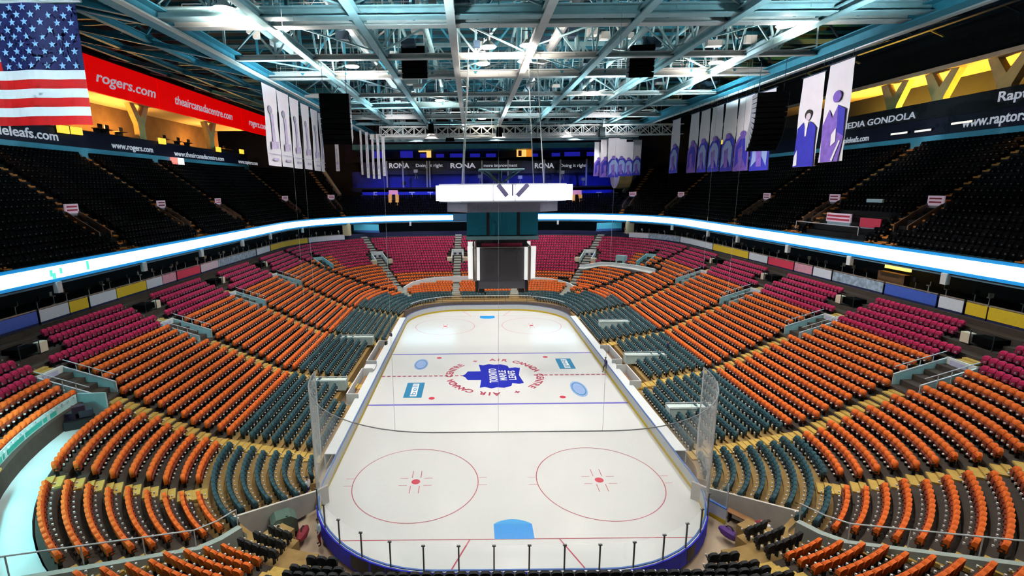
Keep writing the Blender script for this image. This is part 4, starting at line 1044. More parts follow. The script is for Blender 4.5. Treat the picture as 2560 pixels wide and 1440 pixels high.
# ------------------------------------------------------------------ roof
ZC = 33.3
struct(MB().box((3, 12, 42.3), (150, 150, .3)).build('ceiling_deck', DECK))
for i, x in enumerate((-25, -17.6, -10.6, -3.8, 3.1, 10.0, 17.2, 24.2, 31)):
    outer = i in (0, 8); b = MB(); w = 1.5 if outer else .62
    b.ibeam((x, -45, ZC), (x, 66, ZC), w, 1.0 if outer else .6, .10)
    struct(b.build('roof_beam', STEELB if outer else STEELW if i in (3, 4) else STEEL))
    if outer: struct(MB().bar((x+(.75 if x > 0 else .6), -45, ZC-.55), (x+(.75 if x > 0 else .6), 66, ZC-.55), .5, .14).build('roof_beam', STEELW))
    else:
        b = MB()
        for y in np.arange(-44, 64, 6.2): b.bar((x, y, ZC), (x, y+3.1, ZC+6.8), .16); b.bar((x, y+3.1, ZC+6.8), (x, y+6.2, ZC), .16)
        b.bar((x, -45, ZC+6.8), (x, 66, ZC+6.8), .3, .35)
        struct(b.build('roof_truss_web_beam', STEEL))
GY = (-21.5, -14.4, -12.4, -2.2, 5.5, 17.5, 26, 38, 47)
for i, y in enumerate(GY):
    big = i in (1, 2, 4, 6, 7); b = MB()
    b.ibeam((-26, y, ZC+.25), (32, y, ZC+.25), .9 if big else .6, .75 if big else .5, .09)
    struct(b.build('roof_beam', STEELW if i in (0, 2, 3, 4, 5, 7) else STEEL))
    b = MB()
    b.bar((-52, y, ZC+6.5), (58, y, ZC+6.5), .45, .45)
    xs = np.arange(-26, 32.1, 4.83)
    for j, (p, q) in enumerate(zip(xs[:-1], xs[1:])):
        b.bar((p, y, ZC+.3), (p, y, ZC+6.4), .20); b.bar((p if j % 2 else q, y, ZC+.4), (q if j % 2 else p, y, ZC+6.4), .18)
    struct(b.build('roof_truss_web_beam', STEEL if i % 2 else STEELB))
    for s, x0 in ((-1, -26), (1, 32)):
        b = MB(); b.ibeam((x0, y, ZC+.2), (s*50.6, y, ZC+5.4), .5, .5, .08); b.bar((x0, y, ZC+6.4), (s*50.4, y, ZC+5.6), .25); b.bar((x0+s*8, y, ZC+1.8), (x0+s*4, y, ZC+6.4), .18); b.bar((x0+s*8, y, ZC+1.8), (x0+s*13, y, ZC+5.7), .18); b.bar((x0+s*18, y, ZC+3.7), (x0+s*13, y, ZC+5.7), .18)
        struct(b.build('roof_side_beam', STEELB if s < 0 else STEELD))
for s in (-1, 1):
    for x, z in ((33 if s < 0 else 38, 35.2), (41 if s < 0 else 45, 36.8), (48 if s < 0 else 51, 38.3)):
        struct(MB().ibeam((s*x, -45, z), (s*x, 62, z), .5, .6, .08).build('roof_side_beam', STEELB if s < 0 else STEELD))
b = MB()
for y in np.arange(-44, 66, 3.2): b.bar((-52, y, 41.6), (58, y, 41.6), .18, .4)
struct(b.build('roof_joist_beam', STEELB))
# bracing, pipes, walkways and ducts between the chords
b = MB()
ys = list(GY); xs = [-25, -17.6, -10.6, -3.8, 3.1, 10, 17.2, 24.2, 31]
for i in range(len(ys)-1):
    for j in range(len(xs)-1):
        if (i+j) % 2: b.bar((xs[j], ys[i], ZC+.5), (xs[j+1], ys[i+1], ZC+.5), .12)
        else: b.bar((xs[j+1], ys[i], ZC+.9), (xs[j], ys[i+1], ZC+.9), .12)
struct(b.build('roof_bracing_beam', STEEL))
for x, z, r in ((-21, 35.2, .35), (-14, 36.5, .55), (-6.5, 35.4, .28), (6.5, 36.2, .5), (13.5, 35.0, .3), (20.5, 36.0, .55), (27.5, 35.2, .4)):
    struct(MB().tube((x, -45, z), (x, 64, z), r, 12).build('ceiling_duct', STEEL if r < .5 else mat('silver_duct', (.55, .58, .58), .4, .2, noise=.2)))
cw = 0
for y in (-8.5, 11.5, 32.0, 43.0):
    b = MB(); b.box((3, y, ZC+1.7), (58, 1.2, .1))
    for dy in (-.6, .6):
        for h in (.55, 1.05): b.bar((-26, y+dy, ZC+1.7+h), (32, y+dy, ZC+1.7+h), .05)
        for x in np.arange(-26, 32.1, 2.0): b.bar((x, y+dy, ZC+1.7), (x, y+dy, ZC+2.75), .05)
    for x in np.arange(-24, 32, 8.0): b.bar((x, y-.6, ZC+1.7), (x, y-.6, ZC+8), .06); b.bar((x, y+.6, ZC+1.7), (x, y+.6, ZC+8), .06)
    struct(b.build('roof_walkway_beam', STEELW))
rng = random.Random(5)
b = MB()
for i in range(170):
    x = rng.uniform(-25, 31); y = rng.choice(GY)+rng.uniform(-4.5, 4.5); z = ZC+rng.uniform(.7, 5)
    if rng.random() < .5: b.box((x, y, z), (rng.uniform(.4, 1.8), rng.uniform(.4, 1.2), rng.uniform(.3, .9)))
    else: b.bar((x, y, z), (x+rng.uniform(-3, 3), y+rng.uniform(-1, 1), z+rng.uniform(-.5, 2)), rng.uniform(.06, .2))
struct(b.build('roof_services_beam', STEELW))
b = MB()
for i in range(120):
    x = rng.uniform(-25, 31); y = rng.choice(GY)+rng.uniform(-4.5, 4.5); z = ZC+rng.uniform(1.0, 6)
    b.box((x, y, z), (rng.uniform(.4, 2.2), rng.uniform(.4, 1.5), rng.uniform(.3, 1.1)))
struct(b.build('roof_dark_services_beam', STEELD))
# pale ceiling panels seen high between the near girders
for i, (x0, x1, y) in enumerate(((-2.2, 6.2, -17.5),)):
    t = MB(); [t.box((x0+1.4+2.8*k, y, 38.0), (2.7, 3.4, .15)) for k in range(3)]; struct(t.build('ceiling_panel', PALE))
# the long lattice lighting truss across the far ice
b = MB(); yl, z0, z1 = 43.0, 30.7, 32.5; xa, xb = -19.5, 37.5
for dy in (0, 1.4):
    b.bar((xa, yl+dy, z0), (xb, yl+dy, z0), .18); b.bar((xa, yl+dy, z1), (xb, yl+dy, z1), .18)
    q = np.arange(xa, xb+.1, 2.12)
    for p, r in zip(q[:-1], q[1:]): b.bar((p, yl+dy, z0), (r, yl+dy, z1), .11); b.bar((r, yl+dy, z0), (p, yl+dy, z1), .11); b.bar((p, yl+dy, z0), (p, yl+dy, z1), .12)
for x in np.arange(xa, xb, 10.5): b.bar((x, yl, z1), (x, yl, ZC+6.8), .05)
tag(b.build('lighting_truss_lattice', STEELW), 'long pale lattice lighting truss hung across the far half of the rink', 'lighting truss')
b = MB(); b.ibeam((-22, 46, 31.0), (30, 46, 31.0), 1.2, .9, .1); struct(b.build('roof_beam', STEELW))
b = MB(); b.ibeam((-24, 58, 31.6), (34, 58, 31.6), 1.2, 1.0, .1); struct(b.build('roof_beam', STEEL))

# ------------------------------------------------------------------ lamps
LAMPS = [(1965, 62), (1790, 155), (1715, 185), (1320, 112), (1221, 116), (1207, 158), (1100, 250), (1205, 296), (1312, 152), (700, 70), (880, 165), (1480, 230), (560, 20)]
lampw = ['brightest lamp under the roof, upper right of the picture', 'second bright lamp, above the right speaker stack', 'third bright lamp in the row above right banners', 'right one of two lamps high above centre ice', 'left one of two lamps high above centre ice', 'lamp just below the left centre pair', 'lamp above the far blue line, left of centre', 'farthest small lamp near the lattice truss', 'lamp just below the right centre pair', 'lamp between the near left beams', 'lamp above the left speaker stack', 'lamp between beams right of centre', 'lamp at the top edge left of the beams']
for i, (u, v) in enumerate(LAMPS):
    p = atz(u, v, ZC+.35)
    t = empty('arena_lamp', tuple(p), 0, lampw[i], 'ceiling lamp', 'arena lamps under the roof')
    m_ = MB(); m_.tube((0, 0, .9), (0, 0, .35), .14, 10); m_.tube((0, 0, .4), (0, 0, -.05), .3, 14, r2=.75); m_.build('reflector', STEELW, t)
    m_ = MB(); m_.tube((0, 0, -.06), (0, 0, -.10), .68, 14); m_.build('lens', LENS, t)  # lens widened to carry the lamp's glare
    m_ = MB(); m_.bar((-.5, 0, .2), (-.5, 0, 1.2), .06); m_.bar((.5, 0, .2), (.5, 0, 1.2), .06); m_.bar((-.55, 0, 1.2), (.55, 0, 1.2), .06); m_.bar((0, 0, 1.2), (0, 0, 6.4), .06); m_.build('yoke', STEELD, t)
def light(kind, loc, power, col, size=1., spot=None, blend=.5, rot=None):
    l = bpy.data.lights.new('lamp_or_fill_light', kind); l.energy = power; l.color = col
    if kind == 'AREA': l.shape = 'DISK'; l.size = size
    else: l.shadow_soft_size = size
    if spot: l.spot_size = math.radians(spot); l.spot_blend = blend
    o = bpy.data.objects.new('lamp_or_fill_light', l); link(o); o.location = loc
    if rot: o.rotation_euler = rot
    return o
# house lights over the ice and the lower stands
for x in (-14, 3, 20):
    for y in (-24, -10, 4, 18, 32, 46, 57):
        dx = (x-3)/17
        light('SPOT', (x, y, 32.4), 8700, (1, .96, .90), .5, 102, .5, (0, math.radians(-4*dx), 0))
for x in (-15, 3, 21): light('SPOT', (x, -37, 32), 5500, (1, .93, .84), .5, 84, .6, (math.radians(14), 0, 0))  # added unseen spots brighten the near corridors and gate
# added uplights that brighten the roof steelwork
for i, (u, v) in enumerate(LAMPS):
    p = atz(u, v, ZC+.35); light('SPOT', (p[0], p[1], p[2]-1.2), 2100, (1, .90, .80), .3, 168, .3, (PI, 0, 0))
for x, y in ((-20, -28), (-8, -20), (8, -26), (22, -20), (-20, 0), (14, 8), (27, 12), (-14, 24), (6, 30), (22, 40), (-4, 48)):
    light('SPOT', (x, y, ZC-3.2), 3600, (.66, .93, 1.0), .4, 160, .4, (PI, 0, 0))
# warm lamps in the galleries, orange spill on upper stairs
for u, v in ((330, 300), (510, 335), (250, 280), (590, 350)): light('POINT', (-XT-2.2, yof(u, v, -XT-2), 30.0), 2600, (1, .50, .10), .3)
for u, v in ((2340, 250), (2270, 255), (2200, 270), (2140, 275), (2500, 225)): light('POINT', (XT+2.2, yof(u, v, XT+2), 30.2), 2600, (1, .55, .06), .3)
# cyan-white floodlamp over the studio platform
light('AREA', (-27.5, -33.5, 10.5), 1100, (.30, .95, 1.0), 1.2)
light('SPOT', (-26, -27, 13.5), 3200, (.50, .95, 1.0), .3, 60, .6, (0, math.radians(32), 0))
light('SPOT', (-19, -46, 30), 14000, (.70, .92, 1.0), .4, 44, .6, (math.radians(78), 0, math.radians(14)))  # added unseen spot brightens the flag
light('SPOT', (-6, 4, 31), 9500, (1, .97, 1.0), .3, 70, .6, (math.radians(82), 0, math.radians(72)))  # added spot brightens the left banners
light('SPOT', (14, 0, 31), 10500, (1, .97, 1.0), .3, 76, .6, (math.radians(80), 0, math.radians(-92)))  # added spot for the right row of banners
for sx_ in (-12, 22): light('SPOT', (sx_, 26, 32), 7000, (1, .97, 1.0), .3, 60, .6, (math.radians(76), 0, math.radians(20 if sx_ < 0 else 4)))  # far corner banners get added spots too
for s_ in (-1, 1):
    for y_ in UP_AIS[s_]: light('SPOT', (s_*(XT-1.2), y_, 28.6), 1900, (1, .34, .05), .2, 100, .8, (0, math.radians(30*s_), 0))
# blue wash on the far upper wall
for x in (-22, -6, 12, 28): light('SPOT', (x, 60, 30), 9000, (.10, .16, 1.0), .4, 84, .6, (math.radians(38), 0, 0))
for s_ in (-1, 1):
    for y_ in (-26, -8, 10, 28, 46): light('SPOT', (s_*34, y_, 34.2), 3000, (.30, .80, 1.0), .3, 62, .9, (0, math.radians(62*-s_), 0))  # added cyan spots brighten the gallery edge beams
for x_ in (-10, 3, 16): light('SPOT', (x_, 44, 31.5), 9000, (1, .93, .88), .4, 70, .6, (math.radians(42), 0, 0))  # added spots lift the far maroon seats
w = bpy.data.worlds.new('world'); SC.world = w; w.use_nodes = True; w.node_tree.nodes['Background'].inputs[0].default_value = (.25, .45, .6, 1); w.node_tree.nodes['Background'].inputs[1].default_value = .05

# ------------------------------------------------------------------ loudspeakers
def line_array(name, loc, rz, n, w, d, h, bend, label):
    t = empty(name, loc, rz, label, 'loudspeaker'); y, z, a = 0., 0., 0.; cab = None
    m_ = MB(); m_.box((0, 0, 0), (w, d*.95, h*.94)); cm = m_.mesh('cabinet', SPK)
    for k in range(n):
        a = bend*(k/(n-1))**2*PI/180
        o = bpy.data.objects.new('cabinet', cm); link(o, t); o.location = (0, y, z); o.rotation_euler = (-a, 0, 0)
        [MB().box((k_*(w/2+.02), 0, 0), (.05, d*.9, h*.85)).build('side_plate', SPKG, o) for k_ in (-1, 1)]
        y -= math.sin(a)*h; z -= math.cos(a)*h
    m_ = MB(); m_.box((0, 0, h*.62), (w, .2, .14)); m_.tube((-w*.4, 0, h*.6), (-w*.4, 0, 34-loc[2]), .03, 5); m_.tube((w*.4, 0, h*.6), (w*.4, 0, 34-loc[2]), .03, 5); m_.build('flying_frame', STEELD, t)
    return t
line_array('line_array_speaker', (-16.3, 0, 30.3), PI+.12, 10, 2.9, 1.6, .46, 34, 'tall black speaker stack hung beside the left white banners')
line_array('line_array_speaker', (28.9, 1, 30.2), PI-.25, 12, 2.9, 1.9, .47, 74, 'tall black curved speaker stack hung before the right banners')
line_array('line_array_speaker', (-8.0, 0, 34.7), PI, 6, 2.5, 1.5, .48, 14, 'black speaker stack high under the roof, left of centre')
line_array('line_array_speaker', (14.8, 0, 34.6), PI-.1, 6, 2.4, 1.5, .48, 14, 'black speaker stack high under the roof, right of centre')
for i, (u, v) in enumerate(((1078, 322), (1248, 330), (1505, 330), (1125, 349), (1340, 350))):
    p = aty(u, v, 41.2); t = empty('small_speaker', tuple(p), 0, f'small black speaker by the lattice truss, {ordinal(i+1)} of five', 'loudspeaker', 'small speakers by the lattice truss')
    ww, hh = ((1.1, 1.7) if i < 3 else (1.7, .6)); m_ = MB(); m_.prism([(-ww/2, -.4, -hh/2), (ww/2, -.4, -hh/2), (ww*.42, -.4, hh/2), (-ww*.42, -.4, hh/2)], (0, .8, 0)); m_.build('cabinet', SPK, t); MB().bar((0, 0, hh/2), (0, 0, ZC+6.6-p[2]), .06).build('bracket', STEELD, t)

# ------------------------------------------------------------------ scoreboard
sb = empty('scoreboard', (.65, 0, 0), 0, 'big hanging scoreboard with white upper screens and grey lower screens', 'scoreboard')
def octo(w, c): h = w/2; return [(-h+c, -h), (h-c, -h), (h, -h+c), (h, h-c), (h-c, h), (-h+c, h), (-h, h-c), (-h, -h+c)]
m_ = MB(); m_.prism([(x, y, 19.75) for x, y in octo(12.5, 2.2)], (0, 0, 1.7)); m_.build('upper_ring_frame', mat('grey_frame', (.45, .48, .55), .5, noise=.1), sb)
for k in range(4):
    a = k*PI/2; R = Matrix.Rotation(a, 4, 'Z')
    for x0, x1 in ((-6.2, -1.1), (-.95, .95), (1.1, 6.2)):
        o = MB().box(((x0+x1)/2, -6.36, 20.6), (x1-x0, .1, 1.42)).build('upper_screen', LEDW, sb); o.matrix_local = R
m_ = MB(); m_.prism([(x, y, 18.75) for x, y in octo(11.0, 2)], (0, 0, 1.0)); m_.build('lower_soffit', mat('violet_grey_soffit', (.35, .33, .42), .5, noise=.15), sb)
m_ = MB(); m_.box((0, 0, 17.6), (6.6, 6.6, 2.6)); m_.build('middle_core', BLACK, sb)
for k in range(4):
    R = Matrix.Rotation(k*PI/2, 4, 'Z')
    for x0, x1 in ((-3.55, -1.6), (-1.3, 1.45), (1.75, 3.55)):
        o = MB().box(((x0+x1)/2, -3.52, 17.62), (x1-x0, .12, 2.5)).build('middle_screen', SCRT, sb); o.matrix_local = R
    for x in (-1.45, 1.6): o = MB().box((x, -3.55, 17.6), (.3, .1, 2.6)).build('screen_divider', BLACK, sb); o.matrix_local = R
m_ = MB(); m_.box((0, 0, 16.1), (7.3, 7.3, .36)); m_.build('ring_rail', TEALW, sb)
m_ = MB(); m_.box((0, 0, 15.5), (5.2, 5.2, .7)); m_.build('neck', BLACK, sb)
for k in range(4):
    R = Matrix.Rotation(k*PI/2, 4, 'Z')
    o = MB().box((0, -2.62, 15.3), (4.2, .1, .35)).build('red_sign_strip', ADR, sb); o.matrix_local = R
    o = MB().box((0, -2.95, 13.35), (5.3, .14, 3.25)).build('main_screen', SCRG, sb); o.matrix_local = R
    m_ = MB(); m_.box((0, -2.9, 15.05), (5.6, .18, .14)); m_.box((-2.72, -2.9, 13.3), (.12, .18, 3.5)); m_.box((2.72, -2.9, 13.3), (.12, .18, 3.5)); o = m_.build('screen_bezel', mat('tan_bezel', (.30, .24, .2), .5, noise=.1), sb); o.matrix_local = R
    for x in (-3.15, 3.15): o = MB().prism([(x-.33, -2.6, 11.75), (x+.33, -2.6, 11.75), (x+.4, -2.6, 15.1), (x-.4, -2.6, 15.1)], (0, .3, 0)).build('corner_panel', LEDW if False else mat('bright_white_panel', (.9, .9, .88), .5, emit=(1, 1, .97), es=.7, noise=.02), sb); o.matrix_local = R
m_ = MB(); m_.box((0, 0, 13.4), (5.2, 5.2, 3.4)); m_.build('main_core', BLACK, sb)
m_ = MB(); m_.box((0, 0, 11.25), (5.4, 5.4, 1.1)); m_.build('lower_display', mat('lower_display_grey', (.16, .15, .17), .4, noise=.1), sb)
for k in range(4):
    R = Matrix.Rotation(k*PI/2, 4, 'Z'); o = MB().box((-2.6, -2.72, 11.1), (.3, .1, 1.5)).build('lower_post', BLACK, sb); o.matrix_local = R; o = MB().box((2.6, -2.72, 11.1), (.3, .1, 1.5)).build('lower_post', BLACK, sb); o.matrix_local = R
for x in (-2.1, 2.1):
    for y in (-2.1, 2.1): MB().box((x, y, 10.45), (.6, .6, .5)).build('foot', BLACK, sb)
m_ = MB(); m_.box((0, 0, 10.62), (1.3, 1.3, .3)); m_.build('centre_hub', PALE, sb)
for x in (-4, 4):
    for y in (-4, 4): MB().tube((x, y, 21.4), (x*.8, y*.8, 34), .05, 6).build('suspension_cable', CHROME, sb)
m_ = MB()
for a in range(8):
    m_.bar((0, -1, 21.4), (2.2*math.cos(a*PI/4), 2.2*math.sin(a*PI/4), 22.9), .1)
m_.box((0, 0, 22.9), (4.6, 4.6, .12)); m_.build('top_truss', STEEL, sb)
for x0, x1 in ((-.6, .25), (2.2, 1.2), (.75, .75)): MB().bar((x0, -6.5, 21.35), (x1, -6.5, 20.3), .12, .42).build('banner_bracket', mat('violet_bracket', (.25, .22, .45), .5, noise=.1), sb)

# ------------------------------------------------------------------ flag
FY = -30.0; fr = aty(235, 312, FY); sh = (aty(205, 175, FY)[2]-fr[2])/6; FX1 = -19.45; FW_ = sh*13*1.75; FX0 = FX1-FW_
flag = empty('flag', (FX1, FY, fr[2]), 0, 'large stars and stripes flag hanging at the upper left', 'flag')
def wave(x, z): return .10*math.sin(x*1.3+z*.35)+.06*math.sin(x*2.9-.5*z)
def cloth(x0, x1, z0, z1, off=0, nx=30, nz=3):
    b = MB(); X = np.linspace(x0, x1, nx); Z = np.linspace(z0, z1, nz); vs = [(x, wave(x, z)+off, z) for z in Z for x in X]
    return b.add(vs, [(j*nx+i, j*nx+i+1, (j+1)*nx+i+1, (j+1)*nx+i) for j in range(nz-1) for i in range(nx-1)])
cw_ = FW_*.42
for k in range(13):
    x1 = 0 if k < 6 else -cw_
    cloth(-FW_, x1, k*sh, (k+1)*sh).build('red_stripe' if k % 2 == 0 else 'white_stripe', FLAGR if k % 2 == 0 else FLAGW, flag)
can = cloth(-cw_, 0, 6*sh, 13*sh, 0, 24, 12).build('canton', FLAGB, flag)
star = [(math.sin(i*PI/5)*(1 if i % 2 == 0 else .42), math.cos(i*PI/5)*(1 if i % 2 == 0 else .42)) for i in range(10)]
sm = MB(); sm.add([(0, 0, 0)]+[(x*.30*sh/.7, 0, z*.30*sh/.7) for x, z in star], [(0, i+1, (i+1) % 10+1) for i in range(10)]); smesh = sm.mesh('star', mat('star_pale_blue', (.25, .48, .80), .7, noise=.05))
for r in range(9):
    nst = 6 if r % 2 == 0 else 5
    for c in range(nst):
        x = -cw_*(c+.5+(.5 if nst == 5 else 0))/6; z = 6*sh+7*sh*(r+.6)/9.2
        o = bpy.data.objects.new('star', smesh); link(o, flag); o.location = (x, wave(x, z)-.03, z)
MB().tube((-FW_-.4, 0, 13*sh+.08), (.3, 0, 13*sh+.08), .07, 8).build('hanging_pole', CHROME, flag)
for x in (-FW_*.95, -FW_*.5, -.2): MB().tube((x, 0, 13*sh+.1), (x, 0, 42.2-fr[2]), .02, 5).build('hanging_cable', CHROME, flag)

# ------------------------------------------------------------------ banners
def banner(p, xd, w, h, label, style, group=None):
    """p: top centre; xd: direction of the picture's left-to-right edge"""
    t = bpy.data.objects.new('hanging_banner', None); link(t); t.matrix_world = basis(p, xd, (0, 0, 1)); tag(t, label, 'banner', group)
    m_ = MB(); n = 10; X = np.linspace(-w/2, w/2, 7); Z = np.linspace(0, -h, n)
    vs = [(x, z, .05*math.sin(z*.9+x)) for z in Z for x in X]; m_.add(vs, [(j*7+i, (j+1)*7+i, (j+1)*7+i+1, j*7+i+1) for j in range(n-1) for i in range(6)]); m_.build('cloth', BANW, t)
    MB().bar((-w/2-.1, .05, 0), (w/2+.1, .05, 0), .1).build('top_bar', STEELD, t)
    for x in (-w*.4, w*.4): MB().bar((x, .1, 0), (x, max(.6, ZC-p[2]), 0), .03).build('hanger', STEELD, t)
    zc = [.07]
    def shape(name, pts, m):
        zc[0] += .025
        MB().prism([(x*w, y*h, zc[0]) for x, y in pts], (0, 0, .02)).build(name, m, t)
    def ell(name, cx, cy, rx, ry, m): shape(name, [(cx+rx*math.cos(a), cy+ry*math.sin(a)) for a in np.linspace(0, 2*PI, 14)[:-1]], m)
    if style == 'suit':
        ell('printed_head', 0, -.42, .16, .055, HAIR); ell('printed_face', .02, -.445, .11, .04, mat('printed_face', (.72, .62, .72), .7, noise=.1))
        shape('printed_jacket', [(-.46, -1), (-.40, -.56), (-.16, -.50), (0, -.62), (.16, -.50), (.42, -.57), (.48, -1)], BANB)
        shape('printed_shirt', [(-.08, -.5), (.08, -.5), (.03, -.66), (-.03, -.66)], BANW); shape('printed_glove', [(-.42, -.88), (-.3, -.8), (-.25, -.98), (-.42, -.99)], BANW)
    elif style == 'player':
        ell('printed_head', .02, -.34, .17, .06, BANP); shape('printed_jersey', [(-.36, -1), (-.44, -.62), (-.22, -.46), (-.06, -.55), (.12, -.43), (.42, -.48), (.48, -.75), (.36, -1)], BANP)
        shape('printed_shoulder', [(.12, -.43), (.42, -.48), (.48, -.75), (.2, -.7)], BANB); shape('printed_glove', [(.0, -.72), (.16, -.66), (.2, -.8), (.02, -.84)], BANW); shape('printed_stick', [(.10, -.98), (.36, -.78), (.4, -.8), (.16, -1)], BANW)
        text_obj('lettering', 'C', .9, BANW, tuple(Vector(p)+Vector(xd).normalized()*w*.3+Vector((0, 0, -h*.57))), xd, (0, 0, 1), t) if False else None
    elif style == 'small':
        k_ = random.random(); shape('printed_backdrop', [(-.5, -1), (-.5, -.62), (-.2, -.52), (.3, -.5), (.5, -.56), (.5, -1)], BANP if k_ < .5 else BANB)
        ell('printed_head', .02, -.49, .2, .04, BANP); shape('printed_jersey', [(-.4, -.95), (-.36, -.66), (-.1, -.56), (.2, -.56), (.42, -.66), (.4, -.95), (.1, -.8)], BANB if k_ < .5 else LOGOL); shape('printed_sleeve', [(-.1, -.95), (-.2, -.7), (.1, -.66), (.16, -.95)], BANP)
    else:
        ell('printed_crest', -.12, -.30, .14, .05, mat('grey_print', (.42, .40, .50), .7, noise=.4)); shape('printed_column', [(-.1, -.75), (-.14, -.36), (.06, -.34), (.12, -.75)], mat('lilac_print', (.60, .52, .72), .7, noise=.4, nscale=3)); shape('printed_band', [(-.26, -.70), (.3, -.68), (.3, -.77), (-.26, -.79)], MATS['lilac_print'])
        shape('gap_line', [(-.5, -.845), (.5, -.845), (.5, -.852), (-.5, -.852)], MATS['lilac_print']); shape('printed_date', [(-.22, -.9), (.2, -.9), (.2, -.93), (-.22, -.93)], MATS['lilac_print'])
def quad_banner(X, ul, vl, ur, vr, vb, label, style, group):
    y0, y1 = atx(ul, vl, X)[1], atx(ur, vr, X)[1]; zt = (atx(ul, vl, X)[2]+atx(ur, vr, X)[2])/2; ub = (ul+ur)/2
    zb = atx(ub, vb, X)[2]; banner((X, (y0+y1)/2, zt), (0, 1 if X < 0 else -1, 0), abs(y1-y0), zt-zb, label, style, group)
LB = [(654, 207, 688, 221, 413), (691, 224, 719, 238, 416), (723, 241, 744, 252, 420), (751, 256, 770, 267, 422), (776, 270, 792, 279, 426), (795, 281, 803, 286, 428)]
for i, q in enumerate(LB): quad_banner(-25.1, *q, f'white hanging banner, {ordinal(i+1)} from the near end of the left row', 'honour', 'white banners in the left row')
quad_banner(31.2, 2075, 165, 2140, 142, 402, 'largest right banner, a player in violet jersey, next to yellow gallery', 'player', None)
quad_banner(31.2, 2008, 196, 2065, 180, 415, 'large right banner showing a person in a blue suit', 'suit', None)
RBN = [(1893, 236, 1943, 218, 425), (1850, 246, 1888, 236, 426), (1815, 260, 1847, 247, 427), (1782, 270, 1811, 260, 428), (1754, 279, 1778, 271, 430), (1728, 287, 1750, 280, 431), (1682, 302, 1703, 295, 432)]
for i, q in enumerate(RBN): quad_banner(31.2, *q, f'white banner with blue player picture, {ordinal(i+1)} from the near end of right row', 'small', 'player banners in the right row')
def far_banner(u0, u1, v0, v1, y, label, style, group):
    a, b_ = aty(u0, v0, y), aty(u1, v1, y); banner(((a[0]+b_[0])/2, y, a[2]), (1, 0, 0), b_[0]-a[0], a[2]-b_[2], label, style, group)
for i, (u0, u1, v0, v1, yy) in enumerate(((898, 909, 325, 437, 50), (912, 925, 330, 445, 48), (927, 938, 335, 447, 46), (940, 952, 335, 447, 44.5), (953, 965, 340, 440, 43), (836, 850, 352, 428, 52))): far_banner(u0, u1, v0, v1, yy, f'narrow white banner at the far left corner, {ordinal(i+1)} of six', 'honour', 'far left corner banners')
for i, (u0, u1, v0, v1, yy) in enumerate(((1487, 1505, 355, 440, 50), (1503, 1524, 348, 443, 48), (1522, 1545, 345, 443, 46), (1543, 1562, 348, 440, 47), (1562, 1580, 355, 440, 49), (1583, 1600, 350, 438, 54))): far_banner(u0, u1, v0, v1, yy, f'banner with blue player picture at far right corner, {ordinal(i+1)} of six', 'small', 'far right corner banners')

